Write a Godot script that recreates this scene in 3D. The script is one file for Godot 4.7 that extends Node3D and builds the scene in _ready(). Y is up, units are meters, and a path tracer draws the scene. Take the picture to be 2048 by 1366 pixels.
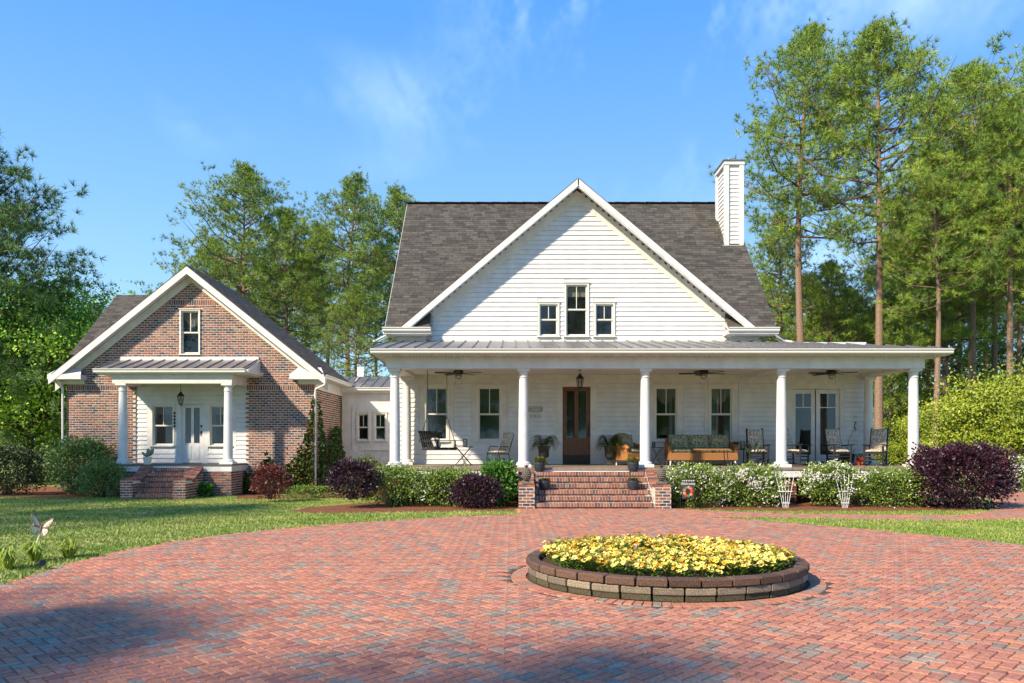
extends Node3D
# Photograph helpers: focal length 1540 px, horizon row 888, eye 1.71 m above the ground.
const F := 1540.0
const HY := 888.0
const EYE := 1.71
var used := {}
var rng := RandomNumberGenerator.new()
var M := {}
var T := {}

class MB:
	var v := PackedVector3Array()
	var n := PackedVector3Array()
	var c := PackedColorArray()
	var col := Color(1, 1, 1)
	func tri(a: Vector3, b: Vector3, d: Vector3, k: Color) -> void:   # a, b, d counter-clockwise seen from outside
		var nn := (b - a).cross(d - a).normalized()
		v.push_back(a); v.push_back(d); v.push_back(b)
		n.push_back(nn); n.push_back(nn); n.push_back(nn)
		c.push_back(k); c.push_back(k); c.push_back(k)
	func tri_n(a: Vector3, b: Vector3, d: Vector3, na: Vector3, nb: Vector3, nd: Vector3, k: Color) -> void:
		v.push_back(a); v.push_back(d); v.push_back(b)
		n.push_back(na); n.push_back(nd); n.push_back(nb)
		c.push_back(k); c.push_back(k); c.push_back(k)
	func quad(a: Vector3, b: Vector3, d: Vector3, e: Vector3, k = null) -> void:
		var kk: Color = col if k == null else k
		tri(a, b, d, kk); tri(a, d, e, kk)
	func hexa(p: Array, k = null) -> void:   # p: bottom 4 (ccw from above) then top 4
		quad(p[3], p[2], p[1], p[0], k); quad(p[4], p[5], p[6], p[7], k)
		for i in 4:
			var j := (i + 1) % 4
			quad(p[i], p[j], p[j + 4], p[i + 4], k)
	func box(at: Vector3, s: Vector3, b := Basis(), k = null) -> void:
		var h := s * 0.5
		var p := []
		for y in [-h.y, h.y]:
			for q in [[-1, 1], [1, 1], [1, -1], [-1, -1]]:
				p.append(at + b * Vector3(q[0] * h.x, y, q[1] * h.z))
		hexa(p, k)
	func span(a: Vector3, b: Vector3, k = null) -> void:   # box between two corners
		box((a + b) * 0.5, (b - a).abs(), Basis(), k)
	func cbox(at: Vector3, s: Vector3, ch: float, b := Basis(), k = null) -> void:   # box with chamfered top and front-back edges
		var h := s * 0.5
		var r := []
		for q in [[-h.y, ch], [-h.y + ch, 0.0], [h.y - ch, 0.0], [h.y, ch]]:
			var ring := []
			for d in [[-1, 1], [1, 1], [1, -1], [-1, -1]]:
				ring.append(at + b * Vector3(d[0] * (h.x - q[1]), q[0], d[1] * (h.z - q[1])))
			r.append(ring)
		quad(r[0][3], r[0][2], r[0][1], r[0][0], k)
		quad(r[3][0], r[3][1], r[3][2], r[3][3], k)
		for l in 3:
			for i in 4:
				var j := (i + 1) % 4
				quad(r[l][i], r[l][j], r[l + 1][j], r[l + 1][i], k)
	func lathe(at: Vector3, prof: Array, seg := 20, k = null) -> void:
		var kk: Color = col if k == null else k
		for i in prof.size() - 1:
			var a: Vector2 = prof[i]
			var b: Vector2 = prof[i + 1]
			if a.is_equal_approx(b):
				continue
			var t := (b - a).normalized()
			var nr := Vector2(t.y, -t.x)
			for s in seg:
				var u := TAU * s / seg
				var w := TAU * (s + 1) / seg
				var cu := Vector3(cos(u), 0, -sin(u))
				var cw := Vector3(cos(w), 0, -sin(w))
				var p0 := at + cu * a.x + Vector3(0, a.y, 0)
				var p1 := at + cw * a.x + Vector3(0, a.y, 0)
				var p2 := at + cw * b.x + Vector3(0, b.y, 0)
				var p3 := at + cu * b.x + Vector3(0, b.y, 0)
				var nu := cu * nr.x + Vector3(0, nr.y, 0)
				var nw := cw * nr.x + Vector3(0, nr.y, 0)
				if a.x > 1e-5:
					tri_n(p0, p1, p2, nu, nw, nw, kk)
				if b.x > 1e-5:
					tri_n(p0, p2, p3, nu, nw, nu, kk)
	func tube(pts: Array, rad, seg := 6, k = null, cap := true) -> void:
		var kk: Color = col if k == null else k
		var rings := []
		var nrm := []
		var prev := Vector3.ZERO
		for i in pts.size():
			var d: Vector3 = (pts[mini(i + 1, pts.size() - 1)] - pts[maxi(i - 1, 0)]).normalized()
			if prev == Vector3.ZERO:
				prev = d.cross(Vector3(0, 0, 1) if absf(d.z) < 0.9 else Vector3(1, 0, 0)).normalized()
			prev = (prev - d * prev.dot(d)).normalized()
			var side := d.cross(prev)
			var r: float = rad[i] if rad is Array else rad
			var ring := []
			var rn := []
			for s in seg:
				var u := TAU * s / seg
				var o := prev * cos(u) + side * sin(u)
				ring.append(pts[i] + o * r)
				rn.append(o)
			rings.append(ring)
			nrm.append(rn)
		for i in pts.size() - 1:
			for s in seg:
				var e := (s + 1) % seg
				tri_n(rings[i][s], rings[i][e], rings[i + 1][e], nrm[i][s], nrm[i][e], nrm[i + 1][e], kk)
				tri_n(rings[i][s], rings[i + 1][e], rings[i + 1][s], nrm[i][s], nrm[i + 1][e], nrm[i + 1][s], kk)
		if cap:
			for s in seg:
				var e := (s + 1) % seg
				tri(pts[0], rings[0][e], rings[0][s], kk)
				var z := pts.size() - 1
				tri(pts[z], rings[z][s], rings[z][e], kk)
	func ball(at: Vector3, r: Vector3, seg := 12, rows := 8, k = null) -> void:
		var kk: Color = col if k == null else k
		for i in rows:
			var t0 := -PI / 2 + PI * i / rows
			var t1 := -PI / 2 + PI * (i + 1) / rows
			for s in seg:
				var u := TAU * s / seg
				var w := TAU * (s + 1) / seg
				var d := [Vector3(cos(u) * cos(t0), sin(t0), -sin(u) * cos(t0)), Vector3(cos(w) * cos(t0), sin(t0), -sin(w) * cos(t0)), Vector3(cos(w) * cos(t1), sin(t1), -sin(w) * cos(t1)), Vector3(cos(u) * cos(t1), sin(t1), -sin(u) * cos(t1))]
				if i > 0:
					tri_n(at + d[0] * r, at + d[1] * r, at + d[2] * r, d[0], d[1], d[2], kk)
				if i < rows - 1:
					tri_n(at + d[0] * r, at + d[2] * r, at + d[3] * r, d[0], d[2], d[3], kk)
	func leaf(at: Vector3, dir: Vector3, up: Vector3, l: float, w: float, k: Color) -> void:   # folded two-triangle leaf
		var s := dir.cross(up).normalized() * w * 0.5
		var tip := at + dir * l
		var m := at + dir * l * 0.45 - up * w * 0.18
		tri(at, m + s + up * w * 0.25, tip, k)
		tri(at, tip, m - s + up * w * 0.25, k)
	func mesh() -> ArrayMesh:
		var am := ArrayMesh.new()
		if v.is_empty():
			return am
		var a := []
		a.resize(Mesh.ARRAY_MAX)
		a[Mesh.ARRAY_VERTEX] = v
		a[Mesh.ARRAY_NORMAL] = n
		a[Mesh.ARRAY_COLOR] = c
		am.add_surface_from_arrays(Mesh.PRIMITIVE_TRIANGLES, a)
		return am

func W(x: float, y: float, z: float) -> Vector3:
	return Vector3((x - 1024.0) * z / F, EYE - (y - HY) * z / F, -z)
func X(x: float, z: float) -> float:
	return (x - 1024.0) * z / F
func Y(y: float, z: float) -> float:
	return EYE - (y - HY) * z / F
func G(x: float, y: float) -> Vector2:   # ground point (x, depth) under a pixel
	var z := F * EYE / (y - HY)
	return Vector2((x - 1024.0) * z / F, z)

func numbered(s: String) -> String:
	if not used.has(s):
		used[s] = 0
		return s
	used[s] += 1
	return "%s_%03d" % [s, used[s]]
func thing(called: String, label: String, category: String, at := Vector3.ZERO, group := "", turn := 0.0) -> Node3D:
	var o := Node3D.new()
	o.name = numbered(called)
	add_child(o)
	o.position = at
	o.rotation.y = turn
	tag(o, label, category, group)
	return o
func tag(o: Node, label: String, category: String, group := "") -> void:
	o.set_meta("label", label)
	o.set_meta("category", category)
	if group:
		o.set_meta("group", group)
func put(parent: Node, called: String, m, material: Material) -> MeshInstance3D:
	var o := MeshInstance3D.new()
	o.name = called
	o.mesh = m.mesh() if m is MB else m
	o.material_override = material
	parent.add_child(o, true)
	return o
func top(called: String, m, material: Material, label: String, category: String, group := "") -> MeshInstance3D:
	var o := put(self, numbered(called), m, material)
	tag(o, label, category, group)
	return o
func structure(called: String, m, material: Material) -> MeshInstance3D:
	var o := put(self, called, m, material)
	o.set_meta("kind", "structure")
	return o
func node(parent: Node, called: String, at := Vector3.ZERO) -> Node3D:
	var o := Node3D.new()
	o.name = called
	parent.add_child(o, true)
	o.position = at
	return o
func copy(src: Node3D, at: Vector3, turn: float, label: String, group := "", sc := 1.0) -> Node3D:
	var o: Node3D = src.duplicate()
	var base: String = src.name
	if base.length() > 4 and base[-4] == "_" and base.right(3).is_valid_int():
		base = base.left(-4)
	o.name = numbered(base)
	add_child(o)
	o.position = at
	o.rotation = Vector3(0, turn, 0)
	o.scale = Vector3.ONE * sc
	o.set_meta("label", label)
	if group:
		o.set_meta("group", group)
	return o

func noise_tex(freq: float, lo: float, hi: float, sd: int, fractal := 4, kind := FastNoiseLite.TYPE_SIMPLEX_SMOOTH, size := 512, mix_fine := 0.0) -> ImageTexture:
	var f := FastNoiseLite.new()
	f.noise_type = kind
	f.frequency = freq
	f.seed = sd
	f.fractal_octaves = fractal
	var im := f.get_seamless_image(size, size)
	im.convert(Image.FORMAT_RGB8)
	var g: Image = null
	if mix_fine > 0.0:
		f.frequency = 0.35
		f.seed = sd + 9
		g = f.get_seamless_image(size, size)
	for y in size:
		for x in size:
			var t := im.get_pixel(x, y).r
			if g:
				t = clampf(t + (g.get_pixel(x, y).r - 0.5) * mix_fine, 0, 1)
			var w := lerpf(lo, hi, t)
			im.set_pixel(x, y, Color(w, w, w))
	return ImageTexture.create_from_image(im)
func bump_tex(freq: float, sd: int, strength: float, kind := FastNoiseLite.TYPE_SIMPLEX_SMOOTH, size := 256) -> ImageTexture:
	var f := FastNoiseLite.new()
	f.noise_type = kind
	f.frequency = freq
	f.seed = sd
	var im := f.get_seamless_image(size, size)
	im.convert(Image.FORMAT_RGBA8)
	im.bump_map_to_normal_map(strength)
	return ImageTexture.create_from_image(im)
func mat(called: String, c: Color, rough := 0.8, tex = null, sc := 1.0, bump = null, bsc := 1.0, metal := 0.0, vert := false, world := true) -> StandardMaterial3D:
	var m := StandardMaterial3D.new()
	m.resource_name = called
	m.albedo_color = c.linear_to_srgb()
	m.roughness = rough
	m.metallic = metal
	m.vertex_color_use_as_albedo = vert
	if tex:
		m.albedo_texture = tex
	if bump:
		m.normal_enabled = true
		m.normal_texture = bump
		m.normal_scale = bsc
	if tex or bump:
		m.uv1_triplanar = true
		m.uv1_world_triplanar = world
		m.uv1_scale = Vector3.ONE * sc
	M[called] = m
	return m
func leafmat(called: String, rough := 0.55, back := Color(0.05, 0.09, 0.01)) -> StandardMaterial3D:
	var m := mat(called, Color(1, 1, 1), rough, null, 1.0, null, 1.0, 0.0, true)
	m.backlight_enabled = true
	m.backlight = back.linear_to_srgb()
	m.cull_mode = BaseMaterial3D.CULL_DISABLED
	return m

func materials() -> void:
	T.mottle = noise_tex(0.012, 0.74, 1.0, 3, 5, FastNoiseLite.TYPE_SIMPLEX_SMOOTH, 512, 0.35)
	T.soft = noise_tex(0.01, 0.9, 1.0, 5, 5, FastNoiseLite.TYPE_SIMPLEX_SMOOTH, 512, 0.15)
	T.strong = noise_tex(0.02, 0.45, 1.0, 8, 5, FastNoiseLite.TYPE_SIMPLEX_SMOOTH, 512, 0.5)
	T.bump = bump_tex(0.12, 4, 5.0)
	T.grain = bump_tex(0.4, 6, 4.0)
	mat("white_paint", Color(0.74, 0.735, 0.72), 0.5, T.soft, 0.4)
	mat("cream_paint", Color(0.73, 0.71, 0.66), 0.55, T.soft, 0.4)
	mat("ceiling_paint", Color(0.74, 0.735, 0.72), 0.6, T.soft, 0.4)
	mat("frame_paint", Color(0.68, 0.65, 0.58), 0.45)
	mat("gutter_metal", Color(0.7, 0.68, 0.63), 0.35)
	mat("roof_metal", Color(0.36, 0.35, 0.35), 0.38, T.mottle, 0.6, null, 1.0, 0.55)
	mat("shingle", Color(1, 1, 1), 0.92, T.mottle, 0.9, T.grain, 0.7, 0.0, true)
	mat("brick", Color(1, 1, 1), 0.88, T.mottle, 2.2, T.bump, 0.7, 0.0, true)
	mat("mortar", Color(0.84, 0.77, 0.68), 0.95, T.mottle, 2.0, T.grain, 0.6)
	mat("paver", Color(1, 1, 1), 0.85, T.mottle, 2.6, T.bump, 0.6, 0.0, true)
	mat("joint_sand", Color(0.14, 0.1, 0.08), 0.95, T.strong, 3.0)
	mat("bed_block", Color(1, 1, 1), 0.95, T.strong, 4.0, T.bump, 1.6, 0.0, true)
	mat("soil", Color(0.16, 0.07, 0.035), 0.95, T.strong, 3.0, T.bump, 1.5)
	mat("pine_straw", Color(1, 1, 1), 0.95, null, 1.0, null, 1.0, 0.0, true)
	mat("black_iron", Color(0.016, 0.015, 0.015), 0.45, T.soft, 2.0)
	mat("dark_wood", Color(0.022, 0.021, 0.021), 0.5, T.mottle, 3.0)
	mat("door_wood", Color(0.3, 0.095, 0.03), 0.35, T.strong, 1.4)
	mat("kick_plate", Color(0.05, 0.04, 0.035), 0.4, T.mottle, 2.0, null, 1.0, 0.6)
	mat("floor_wood", Color(0.32, 0.25, 0.19), 0.6, T.mottle, 1.5)
	mat("wicker", Color(0.68, 0.3, 0.09), 0.6, T.strong, 8.0, T.bump, 1.0)
	mat("blue_pot", Color(0.035, 0.045, 0.062), 0.55, T.mottle, 2.0)
	mat("urn_iron", Color(0.05, 0.042, 0.036), 0.7, T.strong, 4.0, T.bump, 0.8)
	mat("stone", Color(0.27, 0.25, 0.21), 0.9, T.strong, 5.0, T.bump, 1.0)
	mat("white_metal", Color(0.75, 0.75, 0.74), 0.5)
	mat("white_pot", Color(0.7, 0.67, 0.62), 0.4)
	mat("red_plastic", Color(0.6, 0.05, 0.02), 0.4)
	mat("lamp_shade", Color(0.45, 0.4, 0.3), 0.9)
	mat("curtain", Color(0.62, 0.6, 0.52), 0.9)
	mat("blind", Color(0.13, 0.17, 0.13), 0.8)
	mat("room_wall", Color(0.5, 0.46, 0.39), 0.9)
	mat("bark", Color(1, 1, 1), 0.95, T.strong, 1.6, T.bump, 1.5, 0.0, true)
	mat("plain", Color(1, 1, 1), 0.7, null, 1.0, null, 1.0, 0.0, true)
	leafmat("leaf")
	leafmat("needle", 0.6, Color(0.03, 0.05, 0.006))
	leafmat("purple_leaf", 0.45, Color(0.05, 0.008, 0.02))
	leafmat("petal", 0.7, Color(0.1, 0.09, 0.03))
	var g := StandardMaterial3D.new()
	g.resource_name = "window_glass"
	g.transparency = BaseMaterial3D.TRANSPARENCY_ALPHA
	g.albedo_color = Color(0.1, 0.12, 0.11, 0.3)
	g.roughness = 0.02
	g.metallic_specular = 0.5
	M["glass"] = g
	# floral cushion cloth: pale leaf shapes on black, by computed cells
	var f := FastNoiseLite.new()
	f.noise_type = FastNoiseLite.TYPE_CELLULAR
	f.frequency = 0.035
	f.seed = 12
	f.cellular_return_type = FastNoiseLite.RETURN_DISTANCE2_SUB
	f.domain_warp_enabled = true
	f.domain_warp_amplitude = 18.0
	f.domain_warp_frequency = 0.03
	for kind in [["floral_black", Color(0.03, 0.03, 0.03), Color(0.8, 0.7, 0.54), Color(0.3, 0.26, 0.2)], ["floral_green", Color(0.03, 0.035, 0.025), Color(0.55, 0.5, 0.33), Color(0.12, 0.14, 0.06)]]:
		var im := Image.create(256, 256, false, Image.FORMAT_RGB8)
		for y in 256:
			for x in 256:
				var d := f.get_noise_2d(x, y) * 0.5 + 0.5
				var vein := f.get_noise_2d(x * 2.3 + 400, y * 2.3)
				var k: Color = kind[1] if d < 0.055 else (kind[3] if vein < -0.72 else kind[2])
				im.set_pixel(x, y, k.linear_to_srgb())
		var t := ImageTexture.create_from_image(im)
		mat(kind[0], Color(1, 1, 1), 0.9, t, 0.9, null, 1.0, 0.0, false, false)

func world() -> void:
	var cam := Camera3D.new()
	cam.name = "camera"
	cam.projection = Camera3D.PROJECTION_FRUSTUM
	cam.keep_aspect = Camera3D.KEEP_HEIGHT
	cam.near = 0.1
	cam.far = 900.0
	cam.size = 0.1 * 1366.0 / F
	cam.frustum_offset = Vector2(0, 0.1 * (HY - 683.0) / F)
	cam.position = Vector3(0, EYE, 0)
	add_child(cam)
	var e := Environment.new()
	e.background_mode = Environment.BG_SKY
	e.tonemap_mode = Environment.TONE_MAPPER_LINEAR
	e.tonemap_exposure = EXPOSURE
	e.sdfgi_enabled = true
	e.ssao_enabled = true
	e.ssil_enabled = true
	var sm := ProceduralSkyMaterial.new()
	sm.sky_top_color = Color(0.003, 0.076, 0.265).linear_to_srgb()
	sm.sky_horizon_color = Color(0.19, 0.31, 0.375).linear_to_srgb()
	sm.sky_curve = 0.24
	sm.sky_energy_multiplier = 1.0
	sm.ground_bottom_color = Color(0.08, 0.09, 0.05).linear_to_srgb()
	sm.ground_horizon_color = Color(0.2, 0.25, 0.2).linear_to_srgb()
	sm.sun_angle_max = 1.0
	sm.sky_cover = clouds()
	sm.sky_cover_modulate = Color(1, 1, 1, 0.26)
	var sky := Sky.new()
	sky.sky_material = sm
	e.sky = sky
	var we := WorldEnvironment.new()
	we.name = "environment"
	we.environment = e
	add_child(we)
	var sun := DirectionalLight3D.new()
	sun.name = "sun"
	sun.light_color = Color(1.0, 0.93, 0.82)
	sun.light_energy = 0.72
	sun.light_angular_distance = 2.2
	sun.shadow_enabled = true
	add_child(sun)
	sun.look_at_from_position(Vector3.ZERO, Vector3(1.05, -1.1, -1.0))
const EXPOSURE := 3.6

func clouds() -> ImageTexture:
	var a := FastNoiseLite.new()
	a.seed = 23
	a.frequency = 1.3
	a.fractal_octaves = 5
	a.domain_warp_enabled = true
	a.domain_warp_amplitude = 0.5
	a.domain_warp_frequency = 1.5
	var b := FastNoiseLite.new()
	b.seed = 4
	b.frequency = 0.9
	b.fractal_octaves = 3
	var w := 1536
	var h := 768
	var im := Image.create(w, h, false, Image.FORMAT_RGBA8)
	im.fill(Color(1, 1, 1, 0))
	for y in h / 2 + 4:
		var el := PI / 2 - PI * (y + 0.5) / h
		for x in w:
			var az := TAU * (x + 0.5) / w
			var d := Vector3(cos(az) * cos(el), sin(el), sin(az) * cos(el))
			var q := d / (d.y + 0.22)
			var s := a.get_noise_3d(q.x * 0.55, q.y * 2.0, q.z * 1.6) * 0.5 + 0.5
			var big := b.get_noise_3d(d.x * 1.6, d.y * 3.0, d.z * 1.6) * 0.5 + 0.5
			var t := clampf((s - 0.45) * 2.4, 0, 1) * clampf((big - 0.38) * 2.6, 0, 1)
			im.set_pixel(x, y, Color(1, 1, 1, t * 0.75))
	return ImageTexture.create_from_image(im)

# pieces: [centre, size, basis, colour] boxes; the 300 nearest become parts, the rest one joined part
func pieces(parent: Node, called: String, list: Array, material: Material, most := 300, chamfer := 0.0) -> void:
	var eye := Vector3(0, EYE, 0)
	list.sort_custom(func(p, q): return (p[0] - eye).length_squared() < (q[0] - eye).length_squared())
	var shared := {}
	var rest := MB.new()
	for i in list.size():
		var p: Array = list[i]
		if i < most:
			var s: Vector3 = p[1]
			var key := [s.snapped(Vector3.ONE * 0.001), (p[3] as Color).to_html()]
			if not shared.has(key):
				var mb := MB.new()
				if chamfer > 0.0:
					mb.cbox(Vector3.ZERO, s, chamfer, Basis(), p[3])
				else:
					mb.box(Vector3.ZERO, s, Basis(), p[3])
				shared[key] = mb.mesh()
			var o := put(parent, called, shared[key], material)
			o.transform = Transform3D(p[2], p[0])
		elif chamfer > 0.0:
			rest.cbox(p[0], p[1], chamfer, p[2], p[3])
		else:
			rest.box(p[0], p[1], p[2], p[3])
	if list.size() > most:
		put(parent, called + "_field", rest, material).set_meta("kind", "stuff")

const BRICKS := [Color(0.378, 0.144, 0.090), Color(0.315, 0.126, 0.090), Color(0.462, 0.192, 0.112), Color(0.263, 0.108, 0.090), Color(0.158, 0.096, 0.098), Color(0.089, 0.084, 0.105), Color(0.420, 0.240, 0.180), Color(0.063, 0.072, 0.098)]
func brick_col() -> Color:
	return BRICKS[[0, 0, 1, 1, 2, 3, 4, 5, 6, 7, 3, 0][rng.randi() % 12]]
func red_col() -> Color:
	return BRICKS[[0, 2, 2, 1, 6, 3, 0, 4][rng.randi() % 8]]

# brick courses on the plane z = zf (facing +z) or, when side is true, x = zf (facing +x); keep(x, y) tells where bricks go
func courses(out: Array, x0: float, x1: float, y0: float, y1: float, zf: float, keep: Callable, side := false, ch := 0.081, soldier := []) -> void:
	var y := y0
	var row := 0
	while y + ch * 0.5 < y1:
		var tall := false
		for s in soldier:
			if absf(y - s) < ch * 0.55:
				tall = true
		var h := 0.2 if tall else ch
		var l := 0.078 if tall else 0.2
		var x := x0 - (0.0 if row % 2 == 0 else l * 0.5)
		while x < x1 - 0.01:
			var a := maxf(x, x0)
			var b := minf(x + l, x1)
			if b - a > 0.03 and keep.call((a + b) * 0.5, y + h * 0.5):
				var out_by := 0.006 + rng.randf() * 0.004
				var s := Vector3(b - a - 0.022, h - 0.025, 0.03)
				var c := Vector3((a + b) * 0.5, y + h * 0.5, zf + out_by - 0.015)
				if side:
					s = Vector3(0.03, h - 0.025, b - a - 0.022)
					c = Vector3(zf + out_by - 0.015, y + h * 0.5, (a + b) * 0.5)
				out.append([c, s, Basis(), brick_col()])
			x += l
		y += h
		row += 1

# wall slab in the plane z = zf, thickness th behind it, under top(x), with rectangular openings [x0, y0, x1, y1]
func wall(mb: MB, x0: float, x1: float, y0: float, topf: Callable, zf: float, th: float, holes: Array, cuts := []) -> void:
	var xs := [x0, x1]
	for h in holes:
		xs.append(clampf(h[0], x0, x1)); xs.append(clampf(h[2], x0, x1))
	xs.append_array(cuts)
	xs.sort()
	for i in xs.size() - 1:
		var a: float = xs[i]
		var b: float = xs[i + 1]
		if b - a < 0.002:
			continue
		var m := (a + b) * 0.5
		var ys := []
		for h in holes:
			if m > h[0] and m < h[2]:
				ys.append([h[1], h[3]])
		ys.sort_custom(func(p, q): return p[0] < q[0])
		var low := y0
		for s in ys:
			if s[0] > low + 0.002:
				mb.span(Vector3(a, low, zf - th), Vector3(b, s[0], zf))
			low = s[1]
		var ta: float = topf.call(a)
		var tb: float = topf.call(b)
		if maxf(ta, tb) > low + 0.002:
			ta = maxf(ta, low); tb = maxf(tb, low)
			mb.hexa([Vector3(a, low, zf), Vector3(b, low, zf), Vector3(b, low, zf - th), Vector3(a, low, zf - th), Vector3(a, ta, zf), Vector3(b, tb, zf), Vector3(b, tb, zf - th), Vector3(a, ta, zf - th)])

# one clapboard: wedge, thick at its lower edge
func board(parent: Node, a: float, b: float, y: float, zf: float, h := 0.146, material := "white_paint", side := 0) -> void:
	if b - a < 0.02:
		return
	var mb := MB.new()
	var p := []
	for q in [[y, 0.036], [y + h, 0.010]]:
		for d in [[a, q[1]], [b, q[1]], [b, 0.0], [a, 0.0]]:
			p.append(Vector3(d[0], q[0], zf + d[1]) if side == 0 else Vector3(zf + d[1] * side, q[0], d[0]))
	if side > 0:
		p = [p[1], p[0], p[3], p[2], p[5], p[4], p[7], p[6]]
	mb.hexa(p)
	put(parent, "siding_board", mb, M[material])

func window(parent: Node, x0: float, y0: float, x1: float, y1: float, zf: float, label := "", casing := 0.07, dress := "", sash := 0.5) -> Node3D:
	var w := node(parent, "window", Vector3((x0 + x1) * 0.5, y0, zf))
	var hw := (x1 - x0) * 0.5
	var h := y1 - y0
	var f := MB.new()
	f.span(Vector3(-hw - casing, -0.02, 0.0), Vector3(-hw, h + casing, 0.045))
	f.span(Vector3(hw, -0.02, 0.0), Vector3(hw + casing, h + casing, 0.045))
	f.span(Vector3(-hw, h, 0.0), Vector3(hw, h + casing, 0.042))
	f.span(Vector3(-hw - casing - 0.02, h + casing, 0.0), Vector3(hw + casing + 0.02, h + casing + 0.03, 0.07))
	put(w, "frame", f, M.frame_paint)
	var s := MB.new()
	var m := h * sash
	for q in [[0.0, m, -0.06], [m - 0.03, h, -0.03]]:
		s.span(Vector3(-hw, q[0], q[2] - 0.03), Vector3(-hw + 0.045, q[1], q[2]))
		s.span(Vector3(hw - 0.045, q[0], q[2] - 0.03), Vector3(hw, q[1], q[2]))
		s.span(Vector3(-hw + 0.045, q[0], q[2] - 0.03), Vector3(hw - 0.045, q[0] + 0.045, q[2]))
		s.span(Vector3(-hw + 0.045, q[1] - 0.045, q[2] - 0.03), Vector3(hw - 0.045, q[1], q[2]))
	s.span(Vector3(-0.012, m, -0.055), Vector3(0.012, h - 0.045, -0.028))
	put(w, "sash", s, M.frame_paint)
	var sl := MB.new()
	sl.span(Vector3(-hw - casing - 0.02, -0.06, 0.0), Vector3(hw + casing + 0.02, -0.02, 0.08))
	put(w, "sill", sl, M.frame_paint)
	for q in [[-hw + 0.045, 0.045, hw - 0.045, m - 0.045, -0.075], [-hw + 0.045, m + 0.015, -0.012, h - 0.045, -0.045], [0.012, m + 0.015, hw - 0.045, h - 0.045, -0.045]]:
		var g := MB.new()
		g.span(Vector3(q[0], q[1], q[4] - 0.004), Vector3(q[2], q[3], q[4]))
		put(w, "pane", g, M.glass)
	if dress == "swag":
		var c := MB.new()
		for k in 14:
			var u0 := -hw + 2 * hw * k / 14.0
			var u1 := -hw + 2 * hw * (k + 1) / 14.0
			var drop := func(u): return h - 0.12 - 0.42 * absf(sin(PI * (u / (2 * hw) + 0.5))) - 0.16 * pow(absf(u / hw), 6.0)
			var za := -0.2 + 0.03 * (k % 2)
			var zb := -0.2 + 0.03 * ((k + 1) % 2)
			c.quad(Vector3(u0, drop.call(u0), za), Vector3(u1, drop.call(u1), zb), Vector3(u1, h, zb), Vector3(u0, h, za))
		put(w, "curtain", c, M.curtain)
	elif dress == "blind":
		var c2 := MB.new()
		var n := int(h * 0.5 / 0.05)
		for k in n:
			c2.box(Vector3(0, h - 0.03 - k * 0.05, -0.16), Vector3(2 * hw, 0.046, 0.006), Basis(Vector3.RIGHT, 0.35))
		put(w, "blind", c2, M.blind)
	elif dress == "shade":
		var c3 := MB.new()
		c3.span(Vector3(-hw, h * 0.78, -0.17), Vector3(hw, h, -0.16))
		put(w, "shade", c3, M.curtain)
	if label:
		w.set_meta("label", label)
	return w

func column(parent: Node, x: float, z: float, y0: float, y1: float) -> void:
	var c := MB.new()
	var h := y1 - y0
	var prof := [Vector2(0.0, 0.14)]
	prof.append_array([Vector2(0.2, 0.09), Vector2(0.205, 0.12), Vector2(0.185, 0.15), Vector2(0.155, 0.165)])
	for i in 9:
		var t := i / 8.0
		prof.append(Vector2(lerpf(0.148, 0.122, t * t), lerpf(0.17, h - 0.25, t)))
	prof.append_array([Vector2(0.14, h - 0.245), Vector2(0.14, h - 0.22), Vector2(0.124, h - 0.215), Vector2(0.124, h - 0.13), Vector2(0.16, h - 0.07)])
	prof.remove_at(0)
	c.lathe(Vector3(x, y0, z), prof, 28)
	var o := put(parent, "column", c, M.white_paint)
	var b := MB.new()
	b.cbox(Vector3(x, y0 + 0.045, z), Vector3(0.44, 0.09, 0.44), 0.008)
	put(o, "plinth", b, M.white_paint)
	var a := MB.new()
	a.cbox(Vector3(x, y1 - 0.035, z), Vector3(0.35, 0.07, 0.35), 0.008)
	put(o, "capital", a, M.white_paint)

# shingle tabs on a slope: origin at the eave's one end, along = eave direction, up = up-slope direction
func shingles(parent: Node, o: Vector3, along: Vector3, up: Vector3, length: float, rise: float, keep: Callable) -> void:
	var nrm := along.cross(up).normalized()
	if nrm.y < 0:
		nrm = -nrm
	var list := []
	var row := 0
	var r := 0.0
	while r < rise - 0.02:
		var x := -0.3 * rng.randf()
		while x < length:
			var a := maxf(x, 0.0)
			var wdt := 0.24 + 0.12 * rng.randf()
			var b := minf(x + wdt, length)
			var p := o + along * ((a + b) * 0.5) + up * (r + 0.08)
			if b - a > 0.02 and keep.call(p):
				var bs := Basis(along, nrm, along.cross(nrm)) * Basis(Vector3.RIGHT, 0.0)
				var k := 0.1 * (0.6 + 0.75 * rng.randf())
				bs = bs * Basis(Vector3.RIGHT, -0.045 if bs.z.dot(up) < 0 else 0.045)
				list.append([p + nrm * (0.010 + 0.004 * rng.randf()), Vector3(b - a - 0.006, 0.008, 0.168), bs, Color(k, k * 0.9, k * 0.74)])
			x += wdt
		r += 0.142
		row += 1
	pieces(parent, "shingle", list, M.shingle)

func slab(o: Vector3, along: Vector3, up: Vector3, th: float) -> MB:   # roof deck
	var mb := MB.new()
	var nrm := along.cross(up).normalized()
	if nrm.y < 0:
		nrm = -nrm
	var p := [o - nrm * th, o + along - nrm * th, o + along + up - nrm * th, o + up - nrm * th, o, o + along, o + along + up, o + up]
	if along.cross(up).y < 0:
		p = [p[3], p[2], p[1], p[0], p[7], p[6], p[5], p[4]]
	mb.hexa(p)
	return mb

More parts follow.
